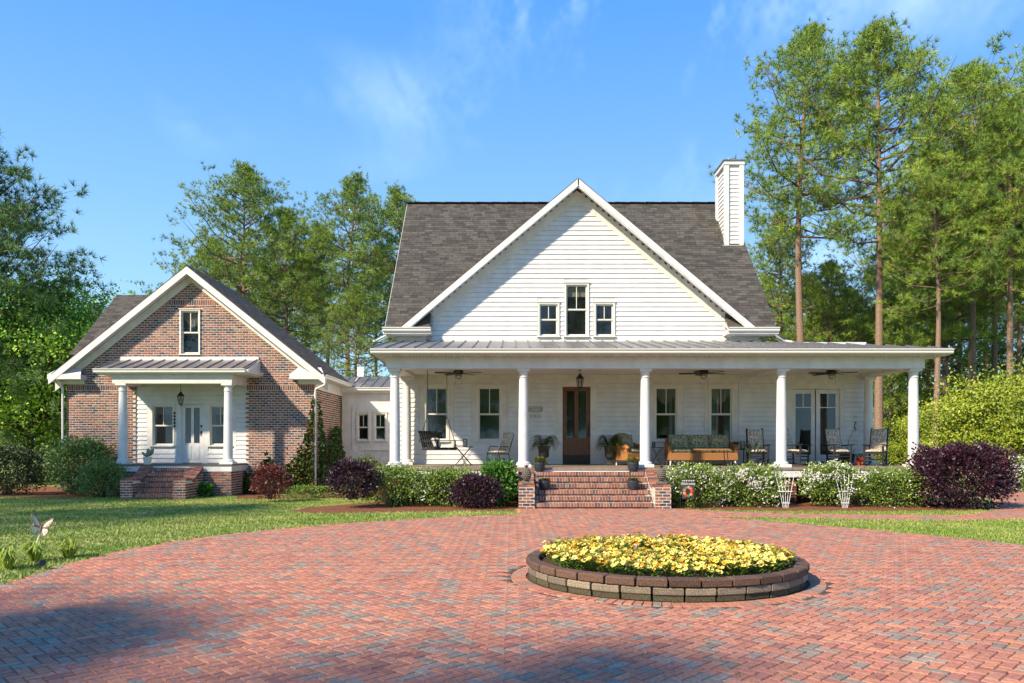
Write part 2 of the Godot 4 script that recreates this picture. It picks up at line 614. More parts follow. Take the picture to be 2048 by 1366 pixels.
func room(parent: Node, x0: float, x1: float, y0: float, y1: float, za: float, zb: float, back_hole := []) -> void:
	var r := MB.new()
	r.span(Vector3(x0, y0 - 0.1, zb), Vector3(x1, y0, za))
	r.span(Vector3(x0, y1, zb), Vector3(x1, y1 + 0.1, za))
	r.span(Vector3(x0 - 0.1, y0, zb), Vector3(x0, y1, za))
	r.span(Vector3(x1, y0, zb), Vector3(x1 + 0.1, y1, za))
	wall(r, x0, x1, y0, func(_x): return y1, zb, 0.1, back_hole)
	put(parent, "interior_wall", r, M.room_wall)

func seamed_roof(parent: Node, x0: float, x1: float, zf: float, yf: float, zb: float, yb: float, step: float, hip := -1.0, skew := 0.0) -> void:
	var nrm := Vector3(0, zf - zb, yb - yf).normalized()
	var x := x0
	while x < x1 - 0.05:
		var b := minf(x + step, x1)
		var tb := func(u): return clampf((hip - u) / (zf - zb), 0.0, 1.0) if hip > 0 else 1.0
		var t0: float = tb.call(x)
		var t1: float = tb.call(b)
		var at := func(u, t): return Vector3(u + skew * t, lerpf(yf, yb, t), lerpf(zf, zb, t))
		var mb := MB.new()
		var p := []
		for q in [[x, 0.0], [b, 0.0], [b, t1], [x, t0]]:
			p.append(at.call(q[0], q[1]))
		var lo := []
		for q in p:
			lo.append(q - nrm * 0.02)
		mb.hexa(lo + p)
		var sp := []   # standing seam on the panel's left edge
		for q in [[x - 0.014, 0.0], [x + 0.014, 0.0], [x + 0.014, t0], [x - 0.014, t0]]:
			sp.append(at.call(q[0], q[1]))
		var hi := []
		for q in sp:
			hi.append(q + nrm * 0.04)
		if t0 > 0.02:
			mb.hexa(sp + hi)
		put(parent, "metal_panel", mb, M.roof_metal)
		x = b

func gutter(parent: Node, a: Vector3, b: Vector3, outw: Vector3) -> void:   # K-style trough along a-b, projecting along outw
	var mb := MB.new()
	var pr := [Vector2(0, 0), Vector2(0.07, 0), Vector2(0.085, 0.03), Vector2(0.08, 0.06), Vector2(0.115, 0.1), Vector2(0.115, 0.125), Vector2(0.1, 0.125), Vector2(0.1, 0.105), Vector2(0, 0.105)]
	for i in pr.size():
		var p: Vector2 = pr[i]
		var q: Vector2 = pr[(i + 1) % pr.size()]
		mb.quad(a + outw * p.x + Vector3.UP * p.y, b + outw * p.x + Vector3.UP * p.y, b + outw * q.x + Vector3.UP * q.y, a + outw * q.x + Vector3.UP * q.y)
	for e in [a, b]:
		for i in range(1, pr.size() - 1):
			mb.tri(e, e + outw * pr[i].x + Vector3.UP * pr[i].y, e + outw * pr[i + 1].x + Vector3.UP * pr[i + 1].y, Color(1, 1, 1))
	put(parent, "gutter", mb, M.gutter_metal)

func steps(parent: Node, xc: float, hw: float, zf: float, run: float, pier: float) -> void:
	var s := node(parent, "steps")
	var body := MB.new()
	var list := []
	for i in 6:
		var t := 0.155 * (i + 1)
		var z := -(zf + run * i)
		body.span(Vector3(xc - hw, 0, z - run - 0.05), Vector3(xc + hw, t - 0.1, z - 0.028))
		body.span(Vector3(xc - hw, t - 0.1, z - run - 0.05), Vector3(xc + hw, t - 0.009, z + 0.006))
		var x := xc - hw + 0.04
		while x < xc + hw - 0.03:   # rowlock nosing
			list.append([Vector3(x, t - 0.05 + rng.randf() * 0.004, z - 0.085), Vector3(0.062, 0.096, 0.2), Basis(Vector3.UP, (rng.randf() - 0.5) * 0.03), red_col()])
			x += 0.078
		x = xc - hw + 0.1 * (1 + i % 2)
		while x < xc + hw - 0.05:   # stretchers of the riser below
			list.append([Vector3(x, t - 0.128, z - 0.045), Vector3(0.184, 0.044, 0.05), Basis(), BRICKS[[3, 4, 1, 0][rng.randi() % 4]]])
			x += 0.2
	put(s, "step_core", body, M.mortar)
	var ztop := zf + run * 6
	for sd in [-1, 1]:
		var xa: float = xc + sd * hw
		var xb: float = xc + sd * (hw + pier)
		var x0 := minf(xa, xb)
		var x1 := maxf(xa, xb)
		var m := MB.new()
		m.span(Vector3(x0 + 0.012, 0, -(zf + 0.42)), Vector3(x1 - 0.012, 0.57, -(zf - 0.06)))
		var prof := [[zf + 0.42, 0.6], [zf + 0.6, 0.63], [zf + 0.8, 0.7], [zf + 1.0, 0.8], [zf + 1.2, 0.92], [ztop - 0.05, 1.0]]
		for i in prof.size() - 1:
			var a = prof[i]
			var b = prof[i + 1]
			m.hexa([Vector3(x0 + 0.012, 0, -a[0]), Vector3(x1 - 0.012, 0, -a[0]), Vector3(x1 - 0.012, 0, -b[0]), Vector3(x0 + 0.012, 0, -b[0]), Vector3(x0 + 0.012, a[1] - 0.05, -a[0]), Vector3(x1 - 0.012, a[1] - 0.05, -a[0]), Vector3(x1 - 0.012, b[1] - 0.05, -b[0]), Vector3(x0 + 0.012, b[1] - 0.05, -b[0])])
			# rowlock coping following the curve
			var d := Vector3(0, b[1] - a[1], -(b[0] - a[0]))
			var n := maxi(1, int(d.length() / 0.075))
			for k in n:
				var p := Vector3((x0 + x1) * 0.5, a[1] - 0.045, -a[0]) + d * ((k + 0.5) / n)
				for h in [-1, 1]:
					list.append([p + Vector3(h * pier * 0.25, 0, 0), Vector3(pier * 0.5 - 0.008, 0.09, d.length() / n - 0.009), Basis(Vector3.RIGHT, atan2(d.y, -d.z)), red_col()])
		put(s, "cheek_core", m, M.mortar)
		courses(list, x0, x1, 0.0, 0.56, -(zf - 0.06), func(_x, _y): return true)
		for k in 2:
			for z in [zf + 0.03, zf + 0.15, zf + 0.27, zf + 0.38]:
				list.append([Vector3(lerpf(x0, x1, 0.25 + 0.5 * k), 0.605, -z), Vector3(pier * 0.5 - 0.006, 0.07, 0.108), Basis(), red_col()])
		var hgt := func(z, y): return y < 0.52 or (-z > zf + 0.42 and y < 0.5 + 0.42 * clampf((-z - zf - 0.42) / (ztop - zf - 0.42), 0, 1))
		courses(list, -ztop + 0.05, -(zf - 0.06), 0.0, 0.95, xa if sd < 0 else xb, func(z, y): return hgt.call(z, y), true)
	pieces(s, "brick", list, M.brick)

func lantern(label: String, at: Vector3, hang: float) -> void:
	var parent := thing("hanging_lantern", label, "lantern")   # carriage lantern hung on a rod; at = its top ring
	var f := MB.new()
	f.tube([at + Vector3(0, hang, 0), at], 0.008, 6)
	f.lathe(at + Vector3(0, hang - 0.03, 0), [Vector2(0.06, 0.0), Vector2(0.06, 0.03)], 12)
	f.lathe(at, [Vector2(0.13, -0.16), Vector2(0.12, -0.14), Vector2(0.05, -0.05), Vector2(0.015, 0.0)], 6)
	f.lathe(at, [Vector2(0.0, -0.53), Vector2(0.02, -0.5), Vector2(0.015, -0.47), Vector2(0.07, -0.44), Vector2(0.075, -0.42)], 6)
	for k in 6:
		var u := TAU * k / 6.0
		f.tube([at + Vector3(cos(u) * 0.12, -0.15, sin(u) * 0.12), at + Vector3(cos(u) * 0.07, -0.43, sin(u) * 0.07)], 0.007, 4)
	var o := put(parent, "cage", f, M.black_iron)
	var g := MB.new()
	g.lathe(at, [Vector2(0.062, -0.42), Vector2(0.108, -0.16)], 6)
	put(o, "glass", g, M.glass)
	var b := MB.new()
	b.lathe(at, [Vector2(0.012, -0.42), Vector2(0.012, -0.32), Vector2(0.0, -0.29)], 8)
	put(o, "candle_bulb", b, M.white_pot)

func ceiling_fan(label: String, at: Vector3, turn: float) -> void:
	var parent := thing("ceiling_fan", label, "ceiling fan", Vector3.ZERO, "ceiling fans along the porch")   # at = ceiling point
	var m := MB.new()
	m.lathe(at, [Vector2(0.0, -0.14), Vector2(0.12, -0.14), Vector2(0.15, -0.11), Vector2(0.15, -0.03), Vector2(0.1, 0.0)], 20)
	var o := parent
	put(o, "motor", m, M.black_iron)
	for k in 5:
		var u := turn + TAU * k / 5.0
		var b := MB.new()
		b.box(at + Vector3(cos(u) * 0.44, -0.1, sin(u) * 0.44), Vector3(0.6, 0.012, 0.13), Basis(Vector3.UP, -u) * Basis(Vector3.RIGHT, 0.2))
		b.box(at + Vector3(cos(u) * 0.18, -0.1, sin(u) * 0.18), Vector3(0.14, 0.016, 0.04), Basis(Vector3.UP, -u))
		put(o, "blade", b, M.dark_wood)
	var c := MB.new()
	for k in 8:
		var u := TAU * k / 8.0
		var pts := []
		for i in 6:
			var t := PI * 0.5 * i / 5.0
			pts.append(at + Vector3(cos(u) * 0.1 * cos(t), -0.15 - 0.13 * sin(t), sin(u) * 0.1 * cos(t)))
		c.tube(pts, 0.005, 4)
	c.lathe(at, [Vector2(0.1, -0.19), Vector2(0.1, -0.18)], 16)
	put(o, "light_cage", c, M.black_iron)
	var g := MB.new()
	g.ball(at + Vector3(0, -0.19, 0), Vector3(0.075, 0.08, 0.075), 12, 8)
	put(o, "light_glass", g, M.white_pot)
	for s in [-1, 1]:
		var p := MB.new()
		p.tube([at + Vector3(s * 0.1, -0.14, 0.05), at + Vector3(s * 0.1, -0.42, 0.05)], 0.003, 4)
		p.ball(at + Vector3(s * 0.1, -0.43, 0.05), Vector3(0.009, 0.016, 0.009), 6, 4)
		put(o, "pull_chain", p, M.black_iron)

func panel_door(parent: Node, x0: float, x1: float, y0: float, y1: float, zf: float, m: String, kick: bool) -> void:
	var d := node(parent, "door")
	var w := x1 - x0
	var s := w * 0.15
	var mid := y0 + (y1 - y0) * 0.34
	var leaf := MB.new()
	var gl := [[x0 + s, mid, x0 + w * 0.5 - s * 0.45, y1 - s * 0.9], [x0 + w * 0.5 + s * 0.45, mid, x1 - s, y1 - s * 0.9]]
	wall(leaf, x0, x1, y0, func(_x): return y1, zf, 0.045, gl)
	put(d, "leaf", leaf, M[m])
	for g in gl:
		var pane := MB.new()
		pane.span(Vector3(g[0], g[1], zf - 0.03), Vector3(g[2], g[3], zf - 0.024))
		put(d, "pane", pane, M.glass)
		var p := MB.new()
		var yb := y0 + (y1 - y0) * (0.13 if kick else 0.06)
		var yt := mid - s * 0.8
		for q in [[0.0, 0.012], [0.035, 0.004]]:
			var a := Vector3(g[0] + q[0], yb + q[0], zf)
			var b := Vector3(g[2] - q[0], yt - q[0], zf + q[1] + (0.012 if q[0] > 0 else 0.0))
			p.span(a, b)
		put(d, "raised_panel", p, M[m])
	if kick:
		var k := MB.new()
		k.span(Vector3(x0 + 0.01, y0 + 0.01, zf), Vector3(x1 - 0.01, y0 + (y1 - y0) * 0.115, zf + 0.006))
		put(d, "kick_plate", k, M.kick_plate)
	var h := MB.new()
	var hx := x1 - s * 0.45
	var hy := y0 + 1.0
	h.cbox(Vector3(hx, hy + 0.05, zf + 0.006), Vector3(0.055, 0.34 if kick else 0.1, 0.012), 0.003)
	h.tube([Vector3(hx, hy + 0.1, zf + 0.01), Vector3(hx, hy + 0.09, zf + 0.06), Vector3(hx, hy - 0.05, zf + 0.06), Vector3(hx, hy - 0.07, zf + 0.01)], 0.011, 6)
	h.cbox(Vector3(hx, hy + 0.27, zf + 0.01), Vector3(0.06, 0.08, 0.02), 0.004)
	put(d, "handle", h, M.black_iron)

func farmhouse() -> void:
	var H := thing("farmhouse", "white clapboard farmhouse with steep front gable and wide columned porch", "house")
	var z := -25.25
	var FL := 1.04
	# window and door rectangles on the porch wall
	var wins := [[852.0, 894.5], [957.0, 1001.0], [1311.0, 1354.0], [1421.0, 1463.7]]
	var wy0 := Y(880, 25.25)
	var wy1 := Y(775, 25.25)
	var holes := []
	for w in wins:
		holes.append([X(w[0], 25.25), wy0, X(w[1], 25.25), wy1])
	var dx0 := X(1125, 25.25)
	var dx1 := X(1181, 25.25)
	var dy1 := Y(773.5, 25.25)
	holes.append([dx0, FL, dx1, dy1])
	var fx0 := X(1584, 25.25)
	var fx1 := X(1680, 25.25)
	var fy1 := Y(778, 25.25)
	holes.append([fx0, FL, fx1, fy1])
	var L := -3.75
	var R := 8.03
	var RW := 11.62
	var gx := 2.13
	var gy := func(x): return 10.05 - 0.84 * absf(x - gx)
	var up_holes := [[X(1132, 25.25), Y(671, 25.25), X(1174, 25.25), Y(570, 25.25)], [X(1079, 25.25), Y(671, 25.25), X(1115, 25.25), Y(609, 25.25)], [X(1191, 25.25), Y(671, 25.25), X(1226, 25.25), Y(609, 25.25)]]
	var wl := MB.new()
	wall(wl, L, RW, 0.55, func(_x): return 5.05, z, 0.2, holes)
	wl.span(Vector3(L, 0.55, z - 9.6), Vector3(L + 0.2, 5.4, z - 0.2))
	wl.span(Vector3(R - 0.2, 5.0, z - 9.6), Vector3(R, 5.4, z - 0.2))
	wl.span(Vector3(RW - 0.2, 0.55, z - 7), Vector3(RW, 5.0, z - 0.2))
	var Wl := put(H, "wall", wl, M.white_paint)
	var gw := MB.new()
	wall(gw, L + 0.02, R - 0.02, 5.05, func(x): return minf(gy.call(x), 10.0), z, 0.2, up_holes, [gx])
	var Gw := put(H, "gable_wall", gw, M.white_paint)
	# porch wall siding, between the wide casings
	var y := FL + 0.02
	while y < 3.78:
		var segs := [[L, holes[0][0] - 0.22], [holes[0][2] + 0.22, holes[1][0] - 0.22], [holes[1][2] + 0.22, dx0 - 0.18], [dx1 + 0.18, holes[2][0] - 0.22], [holes[2][2] + 0.22, holes[3][0] - 0.22], [holes[3][2] + 0.22, fx0 - 0.2], [fx1 + 0.12, RW]]
		for s in segs:
			board(Wl, s[0], s[1], y, z)
		for h in holes.slice(0, 4):
			if y < wy0 - 0.3:
				board(Wl, h[0] - 0.22, h[2] + 0.22, y, z)
		y += 0.155
	var tr := MB.new()   # frieze and flat casings
	tr.span(Vector3(L, 3.78, z), Vector3(RW, 3.98, z + 0.03))
	for h in holes.slice(0, 4):
		tr.span(Vector3(h[0] - 0.21, wy0 - 0.2, z), Vector3(h[0] - 0.07, 3.78, z + 0.024))
		tr.span(Vector3(h[2] + 0.07, wy0 - 0.2, z), Vector3(h[2] + 0.21, 3.78, z + 0.024))
		tr.span(Vector3(h[0] - 0.07, wy1 + 0.1, z), Vector3(h[2] + 0.07, 3.78, z + 0.02))
	tr.span(Vector3(dx0 - 0.18, FL, z), Vector3(dx0, 3.78, z + 0.03))
	tr.span(Vector3(dx1, FL, z), Vector3(dx1 + 0.18, 3.78, z + 0.03))
	tr.span(Vector3(dx0, dy1, z), Vector3(dx1, 3.78, z + 0.027))
	tr.span(Vector3(fx0 - 0.2, FL, z), Vector3(fx0, 3.78, z + 0.03))
	tr.span(Vector3(fx1, FL, z), Vector3(fx1 + 0.12, 3.78, z + 0.03))
	tr.span(Vector3(fx0, fy1, z), Vector3(fx1, 3.78, z + 0.027))
	put(H, "casing", tr, M.cream_paint)
	room(H, L + 0.25, 5.2, FL, 3.75, z - 0.2, z - 4.2)
	room(H, 5.45, RW - 0.3, FL, 3.75, z - 0.2, z - 5.0, [[9.6, 1.7, 10.9, 3.4]])
	room(H, -0.5, 4.8, 5.2, 7.6, z - 0.2, z - 3.4)
	for i in 4:
		window(H, holes[i][0], wy0, holes[i][2], wy1, z, "", 0.07, "blind" if i < 2 else "swag")
	for i in 3:
		var u = up_holes[i]
		window(H, u[0], u[1], u[2], u[3], z + 0.02, "", 0.06, "shade" if i == 0 else "", 0.52)
	panel_door(H, dx0, dx1, FL + 0.02, dy1 - 0.01, z - 0.05, "door_wood", true)
	# glazed double doors
	var fm := (fx0 + fx1) * 0.5
	for q in [[fx0, fm - 0.02], [fm + 0.02, fx1]]:
		var d := node(H, "glazed_door")
		var lf := MB.new()
		var st := 0.13
		var cut := fy1 - 0.62
		var gl := [[q[0] + st, FL + 0.32, q[1] - st, cut], [q[0] + st, cut + 0.03, (q[0] + q[1]) * 0.5 - 0.012, fy1 - 0.15], [(q[0] + q[1]) * 0.5 + 0.012, cut + 0.03, q[1] - st, fy1 - 0.15]]
		wall(lf, q[0], q[1], FL + 0.02, func(_x): return fy1 - 0.01, z - 0.04, 0.045, gl)
		put(d, "leaf", lf, M.white_paint)
		for g in gl:
			var pn := MB.new()
			pn.span(Vector3(g[0], g[1], z - 0.068), Vector3(g[2], g[3], z - 0.062))
			put(d, "pane", pn, M.glass)
	# gable siding
	y = 5.12
	var n := 0
	while y < 9.95:
		var half := (10.02 - y) / 0.84
		var a := maxf(L + 1.13, gx - half)
		var b := minf(R - 1.05, gx + half)
		var spans := [[a, b]]
		for u in up_holes:
			if y + 0.16 > u[1] - 0.08 and y < u[3] + 0.09:
				var nx := []
				for s in spans:
					if u[0] - 0.07 > s[0]:
						nx.append([s[0], minf(s[1], u[0] - 0.07)])
					if u[2] + 0.07 < s[1]:
						nx.append([maxf(s[0], u[2] + 0.07), s[1]])
				spans = nx
		for s in spans:
			board(Gw, s[0], s[1], y, z)
		y += 0.156
		n += 1
	var rk := MB.new()   # frieze boards along the rakes on the wall, bottom band, corner blocks
	for s in [-1, 1]:
		var p0 := Vector3(gx, 10.02, z)
		var p1 := Vector3(gx + s * 4.72, 10.02 - 0.84 * 4.72, z)
		var dn := Vector3(0, -0.34, 0)
		var q := [p1 + dn, p0 + dn, p0, p1] if s < 0 else [p0 + dn, p1 + dn, p1, p0]
		rk.quad(q[0] + Vector3(0, 0, 0.035), q[1] + Vector3(0, 0, 0.035), q[2] + Vector3(0, 0, 0.035), q[3] + Vector3(0, 0, 0.035))
		rk.quad(q[1], q[0], q[0] + Vector3(0, 0, 0.035), q[1] + Vector3(0, 0, 0.035))
	rk.span(Vector3(L, 5.03, z + 0.001), Vector3(R, 5.12, z + 0.03))
	for s in [[L - 0.02, L + 1.13], [R - 1.06, R + 0.02]]:
		rk.span(Vector3(s[0], 5.12, z), Vector3(s[1], 5.36, z + 0.05))
	put(Gw, "trim_board", rk, M.cream_paint)
	# cross gable roof: two slopes that run back into the main roof
	var GR := node(H, "gable_roof")
	var nose := -24.72
	for s in [-1, 1]:
		var half := 5.68
		var mb := MB.new()
		var ridge := Vector3(gx, 10.27, nose)
		var eave := Vector3(gx + s * half, 10.27 - 0.84 * half, nose)
		var back := Vector3(0, 0, -4.6)
		var nrm := Vector3(s * 0.643, 0.766, 0)
		mb = MB.new()
		var pts := [ridge, eave, eave + back, ridge + back] if s > 0 else [eave, ridge, ridge + back, eave + back]
		var lo := []
		for q in pts:
			lo.append(q - nrm * 0.03)
		mb.col = Color(0.095, 0.086, 0.07)
		mb.hexa([lo[0], lo[1], lo[2], lo[3], pts[0], pts[1], pts[2], pts[3]])
		put(GR, "deck", mb, M.shingle)
		var rb := MB.new()   # rake board and soffit
		var dn := nrm * -0.03
		for q in [[0.0, 0.2, 0.03], [0.2, 0.235, 0.0]]:
			var f0: Vector3 = ridge + dn + Vector3(0, -q[0] * 1.15, 0.0)
			var f1: Vector3 = eave + dn + Vector3(0, -q[0] * 1.15, 0.0)
			var g0: Vector3 = ridge + dn + Vector3(0, -q[1] * 1.15, 0.0)
			var g1: Vector3 = eave + dn + Vector3(0, -q[1] * 1.15, 0.0)
			var zo := Vector3(0, 0, q[2] - 0.005)
			var zi := Vector3(0, 0, -0.04)
			if s > 0:
				rb.hexa([g0 + zo, g1 + zo, g1 + zi, g0 + zi, f0 + zo, f1 + zo, f1 + zi, f0 + zi])
			else:
				rb.hexa([g1 + zo, g0 + zo, g0 + zi, g1 + zi, f1 + zo, f0 + zo, f0 + zi, f1 + zi])
		put(GR, "rake_board", rb, M.white_paint)
		var sf := MB.new()
		var s0: Vector3 = ridge + dn + Vector3(0, -0.13, -0.04)
		var s1: Vector3 = eave + dn + Vector3(0, -0.13, -0.04)
		var sb := Vector3(0, 0, z - nose + 0.04)
		if s > 0:
			sf.quad(s0 + sb, s1 + sb, s1, s0)
		else:
			sf.quad(s1 + sb, s0 + sb, s0, s1)
		put(GR, "soffit", sf, M.cream_paint)
	# boxed cornice returns with gutters
	for q in [[-4.14, -2.6, -1], [6.92, 8.56, 1]]:
		var cr := MB.new()
		cr.cbox(Vector3((q[0] + q[1]) * 0.5, 5.31, -24.98), Vector3(q[1] - q[0], 0.16, 0.62), 0.01)
		cr.span(Vector3(q[0] + 0.12, 5.2, -25.24), Vector3(q[1] - 0.1, 5.23, -24.8))
		cr.span(Vector3(maxf(q[0] + 0.2, L), 5.02, -25.24), Vector3(minf(q[1] - 0.2, R), 5.2, -25.08))
		var xm: float = q[1] if q[2] < 0 else q[0]
		var xo: float = q[0] if q[2] < 0 else q[1]
		# sloped cap behind the gutter
		cr.quad(Vector3(minf(xm, xo), 5.39, -24.7), Vector3(maxf(xm, xo), 5.39, -24.7), Vector3(maxf(xm, xo), 5.6, -25.24), Vector3(minf(xm, xo), 5.6, -25.24))
		put(H, "cornice_return", cr, M.white_paint)
		gutter(H, Vector3(q[0], 5.32, -24.68), Vector3(q[1], 5.32, -24.68), Vector3(0, 0, 1))
		var ds := MB.new()
		ds.tube([Vector3(xo - q[2] * 0.1, 5.33, -24.7), Vector3(xo - q[2] * 0.1, 5.2, -24.72), Vector3(xo + q[2] * 0.25, 5.05, -24.9), Vector3(xo + q[2] * (0.25 if q[2] < 0 else 0.9), 4.98 if q[2] < 0 else 4.86, -24.4)], 0.035, 8)
		put(H, "downspout", ds, M.gutter_metal)
	# main roof
	var RF := node(H, "roof")
	var up := Vector3(0, 5.64, -5.31)
	put(RF, "deck", _dark(slab(Vector3(-4.08, 5.46, -24.75), Vector3(1.42, 0, 0), up, 0.1)), M.shingle)
	put(RF, "deck", _dark(slab(Vector3(6.98, 5.46, -24.75), Vector3(1.52, 0, 0), up, 0.1)), M.shingle)
	put(RF, "deck", _dark(slab(Vector3(-2.66, 5.46, -24.75) + up * 0.16, Vector3(9.64, 0, 0), up * 0.84, 0.1)), M.shingle)
	put(RF, "rear_deck", _dark(slab(Vector3(8.5, 5.46, -35.4), Vector3(-12.58, 0, 0), Vector3(0, 5.64, 5.34), 0.1)), M.shingle)
	var cap := MB.new()
	cap.col = Color(0.05, 0.048, 0.046)
	for i in 42:
		cap.box(Vector3(-3.93 + i * 0.3, 11.115 + 0.006 * (i % 2), -30.06), Vector3(0.32, 0.02, 0.26), Basis(Vector3.FORWARD, 0.02))
	put(RF, "ridge_cap", cap, M.shingle)
	var hid := func(p): return p.y > 10.2 - 0.84 * absf(p.x - gx) and not (p.x > 7.74 and p.x < 8.46 and p.z < -28.1 and p.z > -29.5)
	shingles(RF, Vector3(-4.08, 5.46, -24.75), Vector3(1, 0, 0), up.normalized(), 12.58, up.length(), hid)
	var fc := MB.new()
	for x in [-4.1, 8.5]:
		var e := Vector3(x, 5.42, -24.75)
		fc.hexa([e + Vector3(0, -0.2, 0), e + Vector3(0.025, -0.2, 0), e + Vector3(0.025, -0.2, 0) + up, e + Vector3(0, -0.2, 0) + up, e, e + Vector3(0.025, 0, 0), e + Vector3(0.025, 0, 0) + up, e + up])
	put(RF, "rake_board", fc, M.white_paint)
	var sg := MB.new()   # side gable walls under the main roof
	for x in [L + 0.1, R - 0.1]:
		sg.hexa([Vector3(x - 0.08, 5.2, -25.3), Vector3(x + 0.08, 5.2, -25.3), Vector3(x + 0.08, 5.2, -34.9), Vector3(x - 0.08, 5.2, -34.9), Vector3(x - 0.08, 5.85, -25.3), Vector3(x + 0.08, 5.85, -25.3), Vector3(x + 0.08, 5.85, -34.9), Vector3(x - 0.08, 5.85, -34.9)])
		sg.hexa([Vector3(x - 0.08, 5.85, -25.35), Vector3(x + 0.08, 5.85, -25.35), Vector3(x + 0.08, 5.85, -34.8), Vector3(x - 0.08, 5.85, -34.8), Vector3(x - 0.08, 10.8, -30.0), Vector3(x + 0.08, 10.8, -30.0), Vector3(x + 0.08, 10.8, -30.2), Vector3(x - 0.08, 10.8, -30.2)])
	put(H, "side_gable_wall", sg, M.white_paint)
	# chimney with clapboards and cap
	var ch := MB.new()
	var c0 := Vector3(7.82, 5.0, -29.25)
	var c1 := Vector3(8.36, 12.02, -28.1)
	ch.span(c0, c1)
	for x in [c0.x, c1.x]:
		for zz in [c0.z, c1.z]:
			ch.box(Vector3(x, 8.5, zz), Vector3(0.2, 7.0, 0.2) if false else Vector3(0.16, 7.04, 0.16))
	ch.span(Vector3(c0.x - 0.1, 11.88, c0.z - 0.1), Vector3(c1.x + 0.1, 12.02, c1.z + 0.1))
	var Ch := put(H, "chimney", ch, M.white_paint)
	y = 8.7
	while y < 11.85:
		board(Ch, c0.x + 0.08, c1.x - 0.08, y, c1.z, 0.147)
		board(Ch, c0.z + 0.08, c1.z - 0.08, y, c0.x, 0.147, "white_paint", -1)
		y += 0.156
	var cp := MB.new()
	cp.span(Vector3(c0.x - 0.14, 12.02, c0.z - 0.14), Vector3(c1.x + 0.14, 12.06, c1.z + 0.14))
	cp.lathe(Vector3((c0.x + c1.x) * 0.5, 12.06, -28.6), [Vector2(0.1, 0), Vector2(0.1, 0.16), Vector2(0.17, 0.17), Vector2(0.17, 0.2), Vector2(0.02, 0.26)], 16)
	put(Ch, "cap", cp, M.roof_metal)
	var fl := MB.new()
	fl.span(Vector3(c0.x - 0.16, 8.86, -28.06), Vector3(c1.x + 0.02, 8.93, -27.98))
	put(Ch, "flashing", fl, M.gutter_metal)
	# porch
	var P := H
	var pf := MB.new()
	pf.span(Vector3(-3.95, FL - 0.06, z + 0.0), Vector3(12.15, FL, -21.72))
	put(P, "porch_floor", pf, M.floor_wood)
	var fb := MB.new()
	fb.span(Vector3(-3.93, FL - 0.27, -21.79), Vector3(12.12, FL - 0.062, -21.75))
	fb.span(Vector3(-3.93, FL - 0.27, z), Vector3(-3.89, FL - 0.062, -21.79))
	put(P, "porch_fascia", fb, M.white_paint)
	var bm := MB.new()
	bm.span(Vector3(-3.58, 3.86, -22.3), Vector3(11.74, 4.2, -21.9))
	bm.span(Vector3(-3.56, 3.865, z), Vector3(-3.16, 4.19, -22.3))
	bm.span(Vector3(11.3, 3.865, z), Vector3(11.72, 4.19, -22.3))
	bm.span(Vector3(7.7, 3.87, z), Vector3(7.95, 4.19, -22.3))
	put(P, "porch_beam", bm, M.white_paint)
	var cl := MB.new()
	cl.span(Vector3(-3.16, 3.98, z), Vector3(7.7, 4.02, -22.3))
	cl.span(Vector3(7.95, 3.98, z), Vector3(11.3, 4.02, -22.3))
	put(P, "porch_ceiling", cl, M.ceiling_paint)
	var sf2 := MB.new()
	sf2.span(Vector3(-3.9, 4.2, z), Vector3(12.25, 4.23, -21.52))
	var k := 0
	while k < 160:   # vent ribs of the soffit
		sf2.span(Vector3(-3.85 + k * 0.1, 4.18, -21.88), Vector3(-3.8 + k * 0.1, 4.2, -21.56))
		k += 1
	sf2.span(Vector3(-3.94, 4.22, -21.55), Vector3(12.28, 4.36, -21.52))
	put(P, "porch_soffit", sf2, M.cream_paint)
	gutter(P, Vector3(-3.95, 4.24, -21.52), Vector3(12.3, 4.24, -21.52), Vector3(0, 0, 1))
	var PR := node(H, "porch_roof")
	seamed_roof(PR, -3.95, 12.3, -21.45, 4.38, -25.22, 5.07, 0.405, 12.33)
	var sd := MB.new()
	sd.quad(Vector3(12.3, 4.37, -21.45), Vector3(12.3, 4.37, -30), Vector3(8.55, 5.06, -30), Vector3(8.55, 5.06, -25.2))
	sd.quad(Vector3(-3.95, 4.2, -25.2), Vector3(-3.95, 4.2, -21.45), Vector3(-3.95, 4.36, -21.45), Vector3(-3.95, 5.05, -25.2))
	put(PR, "side_slope", sd, M.roof_metal)
	for cx in [-3.36, 0.33, 3.82, 7.73, 11.52]:
		column(P, cx, -22.1, FL, 3.86)
	column(P, -3.4, -24.85, FL, 3.86)
	column(P, 11.5, -24.85, FL, 3.86)
	for fx in [[917.0, 0.3, "black ceiling fan above the porch swing and folding table"], [1407.0, 0.9, "black ceiling fan above the wicker sofa"], [1663.0, 0.5, "black ceiling fan above the rocking chairs by the glazed doors"]]:
		ceiling_fan(fx[2], Vector3(X(fx[0], 23.6), 3.98, -23.6), fx[1])
	lantern("black lantern hanging before the dark wooden front door", Vector3(X(1160, 23.4), 3.86, -23.4), 0.12)
	# brick piers and dark crawl space
	var core := MB.new()
	var bl := []
	for q in [[-3.6, -3.1], [-1.7, -1.2], [5.65, 6.15], [7.5, 8.08], [9.6, 10.1], [11.3, 11.85]]:
		core.span(Vector3(q[0] + 0.01, 0, -22.1), Vector3(q[1] - 0.01, 0.78, -21.86))
		courses(bl, q[0], q[1], 0.0, 0.77, -21.85, func(_x, _y): return true)
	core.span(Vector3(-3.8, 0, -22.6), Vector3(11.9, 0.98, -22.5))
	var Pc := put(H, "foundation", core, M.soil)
	pieces(Pc, "brick", bl, M.brick)
	steps(H, 2.17, 1.57, 20.2, 0.26, 0.43)
	# link to the brick cottage
	var lk := MB.new()
